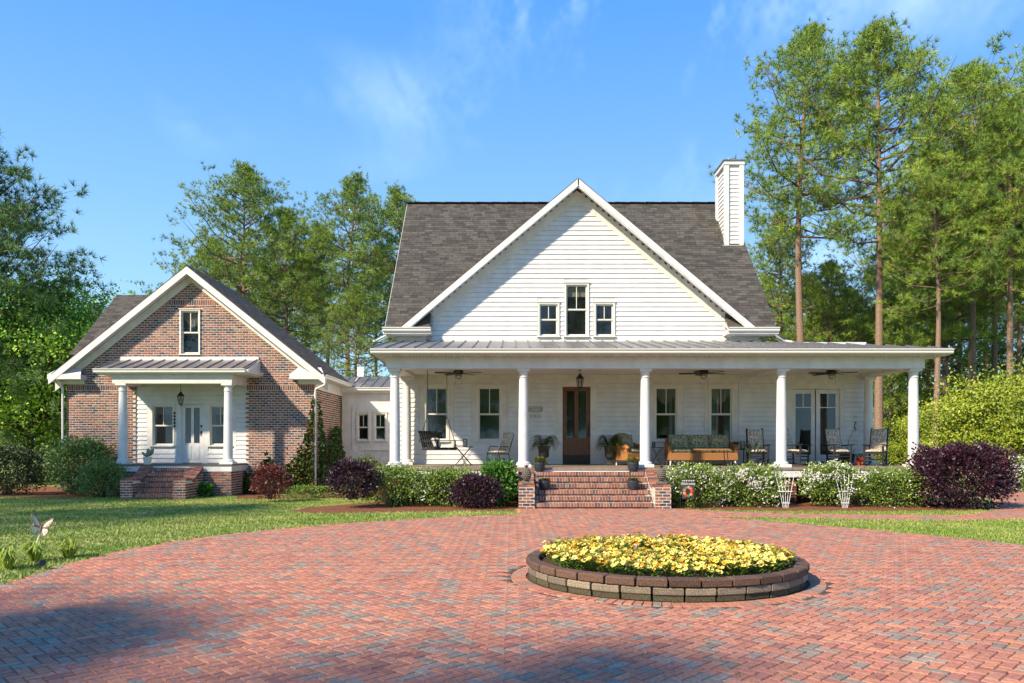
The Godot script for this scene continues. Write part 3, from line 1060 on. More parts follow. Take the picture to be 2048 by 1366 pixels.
	var lh := [[X(716, 30.8), Y(880, 30.8), X(737, 30.8), Y(828, 30.8)], [X(750, 30.8), Y(880, 30.8), X(771, 30.8), Y(828, 30.8)]]
	wall(lk, -6.8, L, 0.3, func(_x): return 3.75, -30.8, 0.2, lh)
	lk.span(Vector3(-6.0, 1.45, -30.8), Vector3(-4.85, 1.5, -30.76))
	lk.span(Vector3(-6.4, 1.45, -30.8), Vector3(-6.3, 3.2, -30.77))
	put(H, "link_wall", lk, M.white_paint)
	room(H, -6.6, -3.8, 0.6, 3.6, -31.0, -34.0)
	for q in lh:
		window(H, q[0], q[1], q[2], q[3], -30.8, "", 0.06, "")
	seamed_roof(H, -7.2, -3.8, -30.45, 3.95, -32.6, 4.55, 0.4)
	var lg := MB.new()
	lg.span(Vector3(-6.9, 3.75, -30.79), Vector3(-3.8, 3.92, -30.5))
	put(H, "link_fascia", lg, M.cream_paint)
	gutter(H, Vector3(-6.9, 3.82, -30.5), Vector3(-3.8, 3.82, -30.5), Vector3(0, 0, 1))

func _dark(mb: MB) -> ArrayMesh:
	for i in mb.c.size():
		mb.c[i] = Color(0.095, 0.086, 0.07)
	return mb.mesh()

func cottage() -> void:
	var C := thing("brick_cottage", "red brick cottage with white trimmed gable and small columned portico", "house")
	var z := -26.7
	var FL := 1.04
	var L := -15.44
	var R := -6.86
	var ax := -11.1
	var prof := func(x): return 7.6 - 0.8 * absf(x - ax)
	var sid := [-13.05, FL, -9.21, 3.99]
	var win := [-11.46, 4.85, -10.85, 6.32]
	var wl := MB.new()
	wall(wl, L, R, 0.0, prof, z, 0.2, [sid, win], [ax])
	wl.span(Vector3(R - 0.2, 0, -31.0), Vector3(R, 4.0, z - 0.2))
	wl.span(Vector3(L, 0, -34.0), Vector3(L + 0.2, 4.0, z - 0.2))
	var Wl := put(C, "wall", wl, M.mortar)
	var bl := []
	var keep := func(x, y): return y < prof.call(x) - 0.05 and not (x > sid[0] and x < sid[2] and y > FL - 0.3 and y < sid[3]) and not (x > win[0] - 0.06 and x < win[2] + 0.06 and y > win[1] - 0.1 and y < win[3] + 0.08)
	courses(bl, L, R, 0.0, 7.6, z, keep, false, 0.081, [3.6, 6.53])
	for i in 9:   # flat arch and sill of the gable window
		bl.append([Vector3(win[0] - 0.05 + i * 0.083, win[3] + 0.11, z - 0.008), Vector3(0.07, 0.1, 0.04), Basis(), red_col()])
		bl.append([Vector3(win[0] - 0.05 + i * 0.083, win[1] - 0.1, z + 0.0), Vector3(0.07, 0.07, 0.06), Basis(), red_col()])
	courses(bl, -31.0, z + 0.0, 0.0, 3.85, R, func(_a, _b): return true, true, 0.081, [3.6])
	# foundation of the portico
	var fd := MB.new()
	fd.span(Vector3(-13.55, 0, z), Vector3(-9.2, FL - 0.22, -25.23))
	put(C, "foundation", fd, M.mortar)
	courses(bl, -13.55, -9.2, 0.0, FL - 0.23, -25.22, func(_x, _y): return true)
	courses(bl, z, -25.22, 0.0, FL - 0.23, -9.2, func(_x, _y): return true, true)
	pieces(Wl, "brick", bl, M.brick)
	# recessed clapboard entrance wall
	var holes := [[-12.48, 1.68, -11.77, 3.04], [-10.49, 1.68, -9.78, 3.04], [-11.48, FL, -10.76, 3.08]]
	var sw := MB.new()
	wall(sw, sid[0], sid[2], FL, func(_x): return sid[3], z - 0.06, 0.12, holes)
	var Sw := put(C, "entrance_wall", sw, M.white_paint)
	var y := FL + 0.02
	while y < 3.9:
		for s in [[sid[0], -12.68], [-11.62, -11.66], [-9.58, sid[2]]]:
			board(Sw, s[0], s[1], y, z - 0.06)
		if y < 1.4:
			board(Sw, -12.68, -11.66, y, z - 0.06)
			board(Sw, -10.56, -9.58, y, z - 0.06)
		elif y > 3.2:
			board(Sw, -12.68, -9.58, y, z - 0.06)
		y += 0.156
	var tr := MB.new()
	for q in [[-12.68, -12.55], [-11.7, -11.5], [-10.74, -10.56], [-9.71, -9.58]]:
		tr.span(Vector3(q[0], 1.45 if q[0] < -12 or q[0] > -10 else FL, z - 0.06), Vector3(q[1], 3.2, z - 0.032))
	tr.span(Vector3(-12.68, 3.12, z - 0.06), Vector3(-9.58, 3.22, z - 0.03))
	put(C, "casing", tr, M.white_paint)
	window(C, -12.48, 1.68, -11.77, 3.04, z - 0.06, "", 0.06, "shade")
	window(C, -10.49, 1.68, -9.78, 3.04, z - 0.06, "", 0.06, "shade")
	window(C, win[0], win[1], win[2], win[3], z + 0.01, "", 0.05, "swag")
	panel_door(C, -11.48, -10.76, FL + 0.02, 3.07, z - 0.1, "white_paint", false)
	room(C, -14.5, -8.0, FL, 3.6, z - 0.22, -30.5)
	room(C, -12.5, -9.8, 4.6, 6.3, z - 0.22, -29.5)
	lantern("black lantern hanging in the brick cottage portico", Vector3(-11.27, 3.5, -26.2), 0.36)
	# portico
	var pf := MB.new()
	pf.span(Vector3(-13.6, FL - 0.04, z), Vector3(-9.17, FL, -25.17))
	put(C, "porch_floor", pf, M.stone)
	var fb := MB.new()
	fb.span(Vector3(-13.58, FL - 0.23, -25.24), Vector3(-9.18, FL - 0.042, -25.2))
	fb.span(Vector3(-9.22, FL - 0.23, z), Vector3(-9.185, FL - 0.042, -25.24))
	put(C, "porch_fascia", fb, M.white_paint)
	column(C, -12.86, -25.45, FL, 3.7)
	column(C, -9.38, -25.45, FL, 3.7)
	var bm := MB.new()
	bm.span(Vector3(-13.13, 3.7, -25.65), Vector3(-9.2, 4.0, -25.28))
	bm.span(Vector3(-9.5, 3.7, z), Vector3(-9.2, 3.998, -25.65))
	bm.span(Vector3(-13.13, 3.7, z), Vector3(-12.85, 3.998, -25.65))
	bm.span(Vector3(-12.85, 3.9, z), Vector3(-9.5, 3.94, -25.65))
	put(C, "portico_beam", bm, M.cream_paint)
	var sf := MB.new()
	sf.span(Vector3(-13.6, 4.0, z), Vector3(-8.72, 4.03, -25.15))
	sf.hexa([Vector3(-8.76, 4.03, -25.2), Vector3(-8.72, 4.03, -25.2), Vector3(-8.72, 4.03, z), Vector3(-8.76, 4.03, z), Vector3(-8.76, 4.12, -25.2), Vector3(-8.72, 4.12, -25.2), Vector3(-8.72, 4.62, z), Vector3(-8.76, 4.62, z)])
	put(C, "portico_soffit", sf, M.white_paint)
	gutter(C, Vector3(-13.65, 4.04, -25.15), Vector3(-8.7, 4.04, -25.15), Vector3(0, 0, 1))
	gutter(C, Vector3(-8.7, 4.042, -25.15), Vector3(-8.7, 4.042, z), Vector3(1, 0, 0))
	seamed_roof(C, -13.62, -8.74, -25.12, 4.15, -26.68, 4.62, 0.4)
	var ls := MB.new()
	ls.span(Vector3(-13.55, 4.6, z), Vector3(-8.77, 4.73, z + 0.06))
	put(C, "portico_flashing", ls, M.white_paint)
	steps(C, -11.1, 0.62, 23.85, 0.225, 0.4)
	# roof
	var RF := node(C, "roof")
	var back := -31.2
	for s in [-1, 1]:
		var half := 4.72
		var nose := -26.28
		var ridge := Vector3(ax, 7.82, nose)
		var eave := Vector3(ax + s * half, 7.82 - 0.8 * half, nose)
		var along := Vector3(0, 0, back - nose)
		put(RF, "deck", _dark(slab(eave, along, ridge - eave, 0.04)), M.shingle)
		if s > 0:
			shingles(RF, eave, Vector3(0, 0, -1), (ridge - eave).normalized(), absf(along.z), (ridge - eave).length(), func(_p): return true)
		var rb := MB.new()
		var t := Vector3(0, -0.05, 0)
		var b := Vector3(0, -0.3, 0)
		var zo := Vector3(0, 0, 0.02)
		var zi := Vector3(0, 0, -0.03)
		var e0 := ridge
		var e1 := eave
		if s < 0:
			e0 = eave; e1 = ridge
		rb.hexa([e0 + b + zo, e1 + b + zo, e1 + b + zi, e0 + b + zi, e0 + t + zo, e1 + t + zo, e1 + t + zi, e0 + t + zi])
		put(RF, "rake_board", rb, M.white_paint)
		var so := MB.new()
		var d := Vector3(0, -0.2, -0.03)
		var w := Vector3(0, 0, z - nose + 0.03)
		so.quad(e0 + d + w, e1 + d + w, e1 + d, e0 + d)
		var f := Vector3(0, -0.22, z - nose)
		var g := Vector3(0, -0.5, z - nose)
		var ff := Vector3(0, 0, 0.04)
		so.hexa([e0 + g + ff, e1 + g + ff, e1 + g, e0 + g, e0 + f + ff, e1 + f + ff, e1 + f, e0 + f])
		put(RF, "frieze_board", so, M.cream_paint)
	# boxed eave returns
	for q in [[-15.86, -14.72, -1], [-7.6, -6.42, 1]]:
		var cr := MB.new()
		cr.cbox(Vector3((q[0] + q[1]) * 0.5, 4.0, -26.5), Vector3(q[1] - q[0], 0.17, 0.46), 0.01)
		cr.span(Vector3(q[0] + 0.22, 3.78, -26.69), Vector3(q[1] - 0.06, 3.915, -26.6))
		cr.quad(Vector3(q[0], 4.085, -26.28), Vector3(q[1], 4.085, -26.28), Vector3(q[1] - 0.2, 4.36, -26.69), Vector3(q[0] + 0.2, 4.36, -26.69))
		put(C, "eave_return", cr, M.white_paint)
	var ef := MB.new()
	ef.span(Vector3(-6.85, 3.62, back), Vector3(-6.8, 3.98, z))
	ef.span(Vector3(-6.85, 3.95, back), Vector3(-6.45, 3.98, -26.3))
	put(C, "eave_frieze", ef, M.cream_paint)
	gutter(C, Vector3(-6.44, 3.96, -26.3), Vector3(-6.44, 3.96, back), Vector3(1, 0, 0))
	var ds := MB.new()
	ds.tube([Vector3(-6.4, 3.95, -26.35), Vector3(-6.4, 3.75, -26.38), Vector3(-6.75, 3.6, -26.5), Vector3(-6.78, 3.4, -26.52), Vector3(-6.78, 0.1, -26.52)], 0.04, 8)
	ds.tube([Vector3(-15.6, 3.95, -26.35), Vector3(-15.5, 3.8, -26.4), Vector3(-15.52, 3.6, -26.6), Vector3(-15.52, 0.1, -26.6)], 0.04, 8)
	put(C, "downspout", ds, M.gutter_metal)
	# rear wing
	var rw := MB.new()
	rw.span(Vector3(-15.6, 0, -35), Vector3(-11, 5.0, -28.6))
	put(C, "rear_wing_wall", rw, M.mortar)
	var RR := node(C, "rear_wing_roof")
	var o := Vector3(-16.1, 4.95, -28.0)
	var up := Vector3(0, 2.75, -3.3)
	put(RR, "deck", _dark(slab(o, Vector3(5.0, 0, 0), up, 0.06)), M.shingle)
	shingles(RR, o, Vector3(1, 0, 0), up.normalized(), 5.0, up.length(), func(p): return p.y > 7.8 - 0.8 * absf(p.x - ax))

var DRIVE := PackedVector2Array([Vector2(-8.5, 2.5), Vector2(-6.6, 6.5), Vector2(-6.15, 9.17), Vector2(-6.3, 10.88), Vector2(-6.2, 12.42), Vector2(-5.7, 13.86), Vector2(-5.06, 14.88), Vector2(-3.48, 16.56), Vector2(-1.44, 17.91), Vector2(0.19, 18.6), Vector2(0.16, 20.25), Vector2(4.16, 20.25), Vector2(4.79, 19.65), Vector2(6.91, 18.8), Vector2(8.3, 18.54), Vector2(10.13, 18.34), Vector2(10.99, 18.5), Vector2(12.3, 19.7), Vector2(13.7, 21.7), Vector2(15.6, 25.5), Vector2(18.4, 27.7), Vector2(24, 29), Vector2(24, 27), Vector2(17.5, 23.5), Vector2(14.3, 19.0), Vector2(11.67, 17.5), Vector2(10.27, 17.27), Vector2(9.1, 17.2), Vector2(7.8, 17.37), Vector2(6.5, 17.75), Vector2(4.74, 17.9), Vector2(6.94, 15.5), Vector2(8.0, 14.0), Vector2(8.6, 12.9), Vector2(9.2, 10.5), Vector2(9.6, 6.5), Vector2(10.5, 2.5)])
const BC := Vector2(1.94, 9.85)
const BR := Vector2(1.73, 1.6)

func sheet(poly: PackedVector2Array, y: float) -> MB:
	var mb := MB.new()
	var idx := Geometry2D.triangulate_polygon(poly)
	for i in range(0, idx.size(), 3):
		var p := []
		for k in 3:
			p.append(Vector3(poly[idx[i + k]].x, y, -poly[idx[i + k]].y))
		if (p[1] - p[0]).cross(p[2] - p[0]).y > 0:
			mb.tri(p[0], p[1], p[2], Color(1, 1, 1))
		else:
			mb.tri(p[0], p[2], p[1], Color(1, 1, 1))
	return mb

func colour_tex(stops: Array, freq: float, sd: int, size := 512) -> ImageTexture:
	var g := Gradient.new()
	var offs := PackedFloat32Array()
	var cs := PackedColorArray()
	for s in stops:
		offs.append(s[0])
		cs.append(s[1])
	g.offsets = offs
	g.colors = cs
	var f := FastNoiseLite.new()
	f.noise_type = FastNoiseLite.TYPE_SIMPLEX_SMOOTH
	f.frequency = freq
	f.seed = sd
	f.fractal_octaves = 4
	var a := f.get_seamless_image(size, size)
	f.frequency = 0.22
	f.seed = sd + 1
	var b := f.get_seamless_image(size, size)
	var im := Image.create(size, size, false, Image.FORMAT_RGB8)
	for y in size:
		for x in size:
			var t := clampf(a.get_pixel(x, y).r * 0.65 + b.get_pixel(x, y).r * 0.35, 0, 1)
			im.set_pixel(x, y, g.sample(clampf((t - 0.25) * 2.0, 0, 1)).linear_to_srgb())
	return ImageTexture.create_from_image(im)

func flat_brick(mb: MB, at: Vector3, l: float, w: float, turn: float, k: Color) -> void:
	var b := Basis(Vector3.UP, turn)
	var tilt := Vector3((rng.randf() - 0.5) * 0.012, 0, (rng.randf() - 0.5) * 0.012)
	var ring := []
	for q in [[0.0, -0.014], [0.006, 0.0]]:
		var r := []
		for d in [[-1, 1], [1, 1], [1, -1], [-1, -1]]:
			var p := Vector3(d[0] * (l * 0.5 - q[0]), q[1], d[1] * (w * 0.5 - q[0]))
			p.y += p.dot(tilt)
			r.append(at + b * p)
		ring.append(r)
	mb.quad(ring[1][0], ring[1][1], ring[1][2], ring[1][3], k)
	for i in 4:
		var j := (i + 1) % 4
		mb.quad(ring[0][i], ring[0][j], ring[1][j], ring[1][i], k)

func ground() -> void:
	var t := colour_tex([[0.0, Color(0.132, 0.204, 0.024)], [0.45, Color(0.204, 0.264, 0.036)], [0.7, Color(0.336, 0.324, 0.084)], [1.0, Color(0.480, 0.396, 0.168)]], 0.012, 31)
	mat("turf", Color(1, 1, 1), 0.95, t, 0.16, T.bump, 1.0)
	var g := MB.new()
	g.quad(Vector3(-250, 0, 120), Vector3(250, 0, 120), Vector3(250, 0, -320), Vector3(-250, 0, -320))
	structure("ground", g, M.turf)
	var D := structure("driveway", sheet(DRIVE, 0.004), M.joint_sand)
	# herringbone pavers, 0.2 x 0.1 m, laid at 45 degrees
	var list := []
	var ca := cos(PI * 0.25)
	for i in range(-30, 420):
		for j in range(-260, 260):
			var s := posmod(i + j, 4)
			if s != 0 and s != 2:
				continue
			var u := (i + (1.0 if s == 0 else 0.5)) * 0.1005
			var v := (j + (0.5 if s == 0 else 1.0)) * 0.1005
			var p := Vector2((u - v) * ca + 1.0, (u + v) * ca - 6.0)
			if p.y < 4.4 or p.y > 29.0 or absf(p.x) > p.y * 0.69 + 0.6:
				continue
			if not Geometry2D.is_point_in_polygon(p, DRIVE):
				continue
			var e := (p - BC) / (BR + Vector2(0.27, 0.27))
			if e.length() < 1.0:
				continue
			list.append([p, -PI / 4 if s == 0 else PI / 4])
	for k in 116:   # ring of pavers round the flower bed
		var a := TAU * k / 116.0
		var q := BC + (BR + Vector2(0.125, 0.125)) * Vector2(cos(a), sin(a))
		var nrm := Vector2(cos(a) / (BR.x + 0.125), sin(a) / (BR.y + 0.125)).normalized()
		list.append([q, atan2(nrm.y, nrm.x)])
	list.sort_custom(func(p, q): return p[0].length_squared() < q[0].length_squared())
	var cols := []
	for k in 14:
		var c: Color = [Color(0.62, 0.255, 0.15), Color(0.55, 0.22, 0.14), Color(0.67, 0.285, 0.16), Color(0.5, 0.205, 0.14), Color(0.6, 0.275, 0.18), Color(0.55, 0.24, 0.155), Color(0.39, 0.3, 0.225)][k % 7]
		cols.append(c * (0.88 + 0.24 * rng.randf()))
	cols.append(Color(0.33, 0.265, 0.205))
	cols.append(Color(0.45, 0.33, 0.245))
	var shared := []
	for c in cols:
		var m := MB.new()
		flat_brick(m, Vector3.ZERO, 0.1945, 0.0945, 0.0, c)
		shared.append(m.mesh())
	var rest := MB.new()
	var patch := FastNoiseLite.new()
	patch.seed = 3
	patch.frequency = 0.35
	for i in list.size():
		var p: Vector2 = list[i][0]
		var grey := patch.get_noise_2d(p.x, p.y) * 0.12 + 0.2
		var k := rng.randi() % 14
		if k % 7 == 6:
			k = 0
		if rng.randf() < grey:
			k = [6, 13, 14, 15][rng.randi() % 4]
		var at := Vector3(p.x, 0.016 + rng.randf() * 0.003, -p.y)
		if i < 300:
			var o := put(D, "paver", shared[k], M.paver)
			o.position = at
			o.rotation.y = list[i][1]
		else:
			flat_brick(rest, at, 0.1945, 0.0945, list[i][1], cols[k] * (0.92 + 0.16 * rng.randf()))
	put(D, "paver_field", rest, M.paver).set_meta("kind", "stuff")
	# pine straw beds along the house
	var straw := colour_tex([[0.0, Color(0.1, 0.035, 0.015)], [0.5, Color(0.25, 0.09, 0.035)], [1.0, Color(0.38, 0.16, 0.07)]], 0.05, 77)
	mat("straw_ground", Color(1, 1, 1), 0.95, straw, 0.9, T.bump, 2.0)
	var beds := [PackedVector2Array([Vector2(-5.6, 19.3), Vector2(-4.6, 18.9), Vector2(-2.6, 19.3), Vector2(0.15, 19.7), Vector2(0.15, 22.6), Vector2(-4, 22.6), Vector2(-5.5, 20.6)]), PackedVector2Array([Vector2(4.2, 20.2), Vector2(6, 19.7), Vector2(9, 19.5), Vector2(12.4, 19.8), Vector2(12.8, 21.5), Vector2(12, 22.6), Vector2(4.2, 22.6)]), PackedVector2Array([Vector2(-22, 26.2), Vector2(-17, 25.0), Vector2(-14.2, 24.2), Vector2(-13, 25.2), Vector2(-9, 25.2), Vector2(-8.6, 24.0), Vector2(-5.6, 24.3), Vector2(-4, 25), Vector2(-3.9, 30.8), Vector2(-22, 30.8)])]
	var bi := 0
	var nd := MB.new()
	for b in beds:
		structure("straw_bed" if bi == 0 else "straw_bed_%03d" % bi, sheet(b, 0.006), M.straw_ground)
		bi += 1
		var r := Rect2(b[0], Vector2.ZERO)
		for q in b:
			r = r.expand(q)
		for k in 3800:
			var p := Vector2(r.position.x + rng.randf() * r.size.x, r.position.y + rng.randf() * r.size.y)
			if Geometry2D.is_point_in_polygon(p, b):
				var a := rng.randf() * TAU
				var d := Vector3(cos(a), 0.12, sin(a)) * 0.1
				var s := Vector3(-sin(a), 0, cos(a)) * 0.004
				var o := Vector3(p.x, 0.012 + rng.randf() * 0.02, -p.y)
				nd.tri(o - s, o + s, o + d, Color(0.3, 0.11, 0.04) * (0.6 + 0.8 * rng.randf()))
	var st := put(self, "fallen_needles", nd, M.pine_straw)
	tag(st, "rust brown pine needles strewn over the shrub beds", "pine straw")
	st.set_meta("kind", "stuff")
	# grass
	var tuft := MB.new()
	for k in 8:
		var a := rng.randf() * TAU
		var o := Vector3(cos(a), 0, sin(a)) * rng.randf() * 0.05
		var b := rng.randf() * TAU
		var d := Vector3(cos(b) * 0.7, 1.0, sin(b) * 0.7).normalized() * (0.025 + 0.03 * rng.randf())
		var s := Vector3(-sin(b), 0, cos(b)) * 0.005
		tuft.tri(o - s, o + s, o + d, Color(1, 1, 1))
	var mm := MultiMesh.new()
	mm.transform_format = MultiMesh.TRANSFORM_3D
	mm.use_colors = true
	mm.mesh = tuft.mesh()
	var spots := []
	var dry := FastNoiseLite.new()
	dry.seed = 14
	dry.frequency = 0.35
	dry.fractal_octaves = 4
	while spots.size() < 90000:
		var z := 8.2 + 17.5 * pow(rng.randf(), 1.35)
		var x := (rng.randf() * 2 - 1) * (z * 0.7 + 0.4)
		var p := Vector2(x, z)
		if Geometry2D.is_point_in_polygon(p, DRIVE) or (x > 0.2 and z > 20.3):
			var near := 9.0
			if not (x > 0.2 and z > 20.3):
				for i in DRIVE.size():
					near = minf(near, p.distance_to(Geometry2D.get_closest_point_to_segment(p, DRIVE[i], DRIVE[(i + 1) % DRIVE.size()])))
			if near > 0.09 * rng.randf():
				spots.append(null)
				continue
		var inb := false
		for b in beds:
			if Geometry2D.is_point_in_polygon(p, b):
				inb = true
		if inb:
			spots.append(null)
			continue
		spots.append(p)
	spots = spots.filter(func(p): return p != null)
	mm.instance_count = spots.size()
	for i in spots.size():
		var p: Vector2 = spots[i]
		mm.set_instance_transform(i, Transform3D(Basis(Vector3.UP, rng.randf() * TAU).scaled(Vector3.ONE * (0.7 + 0.7 * rng.randf())), Vector3(p.x, 0.0, -p.y)))
		var d := clampf(dry.get_noise_2d(p.x * 0.7, p.y * 1.6) * 1.1 + 0.42 + 0.3 * (rng.randf() - 0.5), 0, 1)
		mm.set_instance_color(i, Color(0.19, 0.29, 0.03).lerp(Color(0.5, 0.46, 0.16), d * 0.48) * (0.8 + 0.4 * rng.randf()))
	var gi := MultiMeshInstance3D.new()
	gi.name = "lawn_grass"
	gi.multimesh = mm
	gi.material_override = M.leaf
	add_child(gi)
	tag(gi, "short green and straw coloured grass of the lawns", "grass")
	gi.set_meta("kind", "stuff")

func litter() -> void:
	var m := MB.new()
	for k in 900:
		var z := 4.8 + 15.0 * rng.randf()
		var p := Vector3((rng.randf() * 2 - 1) * z * 0.67, 0.026, -z)
		if ((Vector2(p.x, z) - BC) / (BR + Vector2(0.05, 0.05))).length() < 1.0:
			continue
		var a := rng.randf() * TAU
		var d := Vector3(cos(a), 0.15 * rng.randf(), sin(a))
		m.leaf(p, d, Vector3.UP, 0.025 + 0.03 * rng.randf(), 0.016, [Color(0.3, 0.16, 0.06), Color(0.16, 0.09, 0.04), Color(0.55, 0.5, 0.4), Color(0.35, 0.3, 0.1)][rng.randi() % 4])
	var o := put(self, "fallen_leaves", m, M.leaf)
	tag(o, "scattered dry leaf bits on the brick drive", "leaf litter")
	o.set_meta("kind", "stuff")

func flower_bed() -> void:
	var B := thing("flower_bed", "oval raised flower bed edged with two courses of stone blocks", "flower bed", Vector3(BC.x, 0, -BC.y))
	var so := MB.new()
	var n := 40
	for k in n:
		var a := TAU * k / n
		var b := TAU * (k + 1) / n
		so.tri(Vector3(0, 0.25, 0), Vector3(cos(a) * (BR.x - 0.1), 0.2, -sin(a) * (BR.y - 0.1)), Vector3(cos(b) * (BR.x - 0.1), 0.2, -sin(b) * (BR.y - 0.1)), Color(1, 1, 1))
	put(B, "soil", so, M.soil)
	for lv in [[0.0, 0.09, -0.02, "footing_block", Color(0.17, 0.15, 0.08)], [0.075, 0.09, 0.0, "block", Color(0.48, 0.4, 0.29)], [0.167, 0.095, 0.015, "cap_block", Color(0.24, 0.14, 0.095)]]:
		for k in 31:
			var a := TAU * (k + 0.5 * float(lv[1] == 0.09)) / 31.0
			var rad := Vector2(BR.x + lv[2] - 0.1, BR.y + lv[2] - 0.1)
			var p := Vector3(cos(a) * (rad.x + 0.025), lv[0] + lv[1] * 0.5 + rng.randf() * 0.005, -sin(a) * (rad.y + 0.025))
			var tang := Vector3(-sin(a) * rad.x, 0, -cos(a) * rad.y)
			var l := tang.length() * TAU / 31.0 - 0.006
			var m := MB.new()
			m.col = lv[4] * (0.75 + 0.5 * rng.randf())
			m.cbox(Vector3.ZERO, Vector3(l, lv[1] - 0.004, 0.15 + rng.randf() * 0.015), 0.012)
			for i in m.v.size():
				m.v[i] += Vector3(rng.randf() - 0.5, 0, rng.randf() - 0.5) * 0.0
			var o := put(B, lv[3], m, M.bed_block)
			o.position = p
			o.rotation.y = atan2(-tang.z, tang.x)
	# pansies
	var protos := []
	for v in 5:
		var P := thing("pansy_plant", "yellow pansy plant in bloom in the oval stone edged bed", "pansy", Vector3.ZERO, "yellow pansies in the oval bed")
		var f := MB.new()
		for k in 110:
			var a := rng.randf() * TAU
			var r := 0.14 * sqrt(rng.randf())
			var o := Vector3(cos(a) * r, rng.randf() * 0.14, sin(a) * r)
			f.leaf(o, Vector3(cos(a), 0.6, sin(a)).normalized(), Vector3(-cos(a) * 0.5, 1, -sin(a) * 0.5).normalized(), 0.05, 0.028, Color(0.09, 0.18, 0.02).lerp(Color(0.16, 0.26, 0.04), rng.randf()))
		put(P, "foliage", f, M.leaf)
		for k in 24:
			var a := rng.randf() * TAU
			var r := 0.17 * sqrt(rng.randf())
			var b := MB.new()
			var face := Vector3(cos(a) * 0.5 + (rng.randf() - 0.5), 0.9, sin(a) * 0.5 + (rng.randf() - 0.2)).normalized()
			var sx := face.cross(Vector3(0.3, 0.1, 1)).normalized()
			var sy := face.cross(sx)
			var yc := Color(0.82, 0.6, 0.05).lerp(Color(0.86, 0.74, 0.22), rng.randf())
			if rng.randf() < 0.12:
				yc = Color(0.75, 0.33, 0.01)
			for q in 5:
				var u := TAU * q / 5.0 + 0.3
				var d := sx * cos(u) + sy * sin(u)
				var e := sx * cos(u + 0.62) + sy * sin(u + 0.62)
				var g := sx * cos(u - 0.62) + sy * sin(u - 0.62)
				var kk := yc * (0.9 + 0.2 * rng.randf())
				b.quad(Vector3.ZERO, g * 0.022 + face * 0.003, d * 0.03 + face * (0.004 + 0.008 * rng.randf()), e * 0.022 + face * 0.006, kk)
			b.ball(face * 0.004, Vector3.ONE * 0.0065, 5, 4, Color(0.3, 0.1, 0.01))
			var o := put(P, "bloom", b, M.petal)
			o.position = Vector3(cos(a) * r, 0.1 + rng.randf() * 0.07, sin(a) * r)
		protos.append(P)
	var cnt := 0
	var tries := 0
	var spots := []
	while spots.size() < 140 and tries < 9000:
		tries += 1
		var a := rng.randf() * TAU
		var r := sqrt(rng.randf())
		var p := Vector2(cos(a) * r * (BR.x - 0.28), sin(a) * r * (BR.y - 0.28))
		if (p - Vector2(-0.2, 0.3)).length() < 0.3:
			continue
		var ok := true
		for s in spots:
			if (s - p).length() < 0.175:
				ok = false
		if ok:
			spots.append(p)
	for p in spots:
		var at := Vector3(BC.x + p.x, 0.2 + 0.03 * (1.0 - p.length() / 1.5), -BC.y - p.y)
		if cnt < 5:
			protos[cnt].position = at
		else:
			copy(protos[cnt % 5], at, rng.randf() * TAU, "yellow pansy plant in bloom in the oval stone edged bed", "yellow pansies in the oval bed", 0.85 + 0.4 * rng.randf())
		cnt += 1
	var sp := MB.new()
	sp.tube([Vector3(1.62, 0.2, -10.1), Vector3(1.62, 0.36, -10.1)], 0.02, 8)
	sp.lathe(Vector3(1.62, 0.36, -10.1), [Vector2(0.03, 0), Vector2(0.03, 0.03), Vector2(0.0, 0.035)], 10)
	top("sprinkler_head", sp, M.white_pot, "small pale sprinkler head standing in the middle of the pansies", "sprinkler")

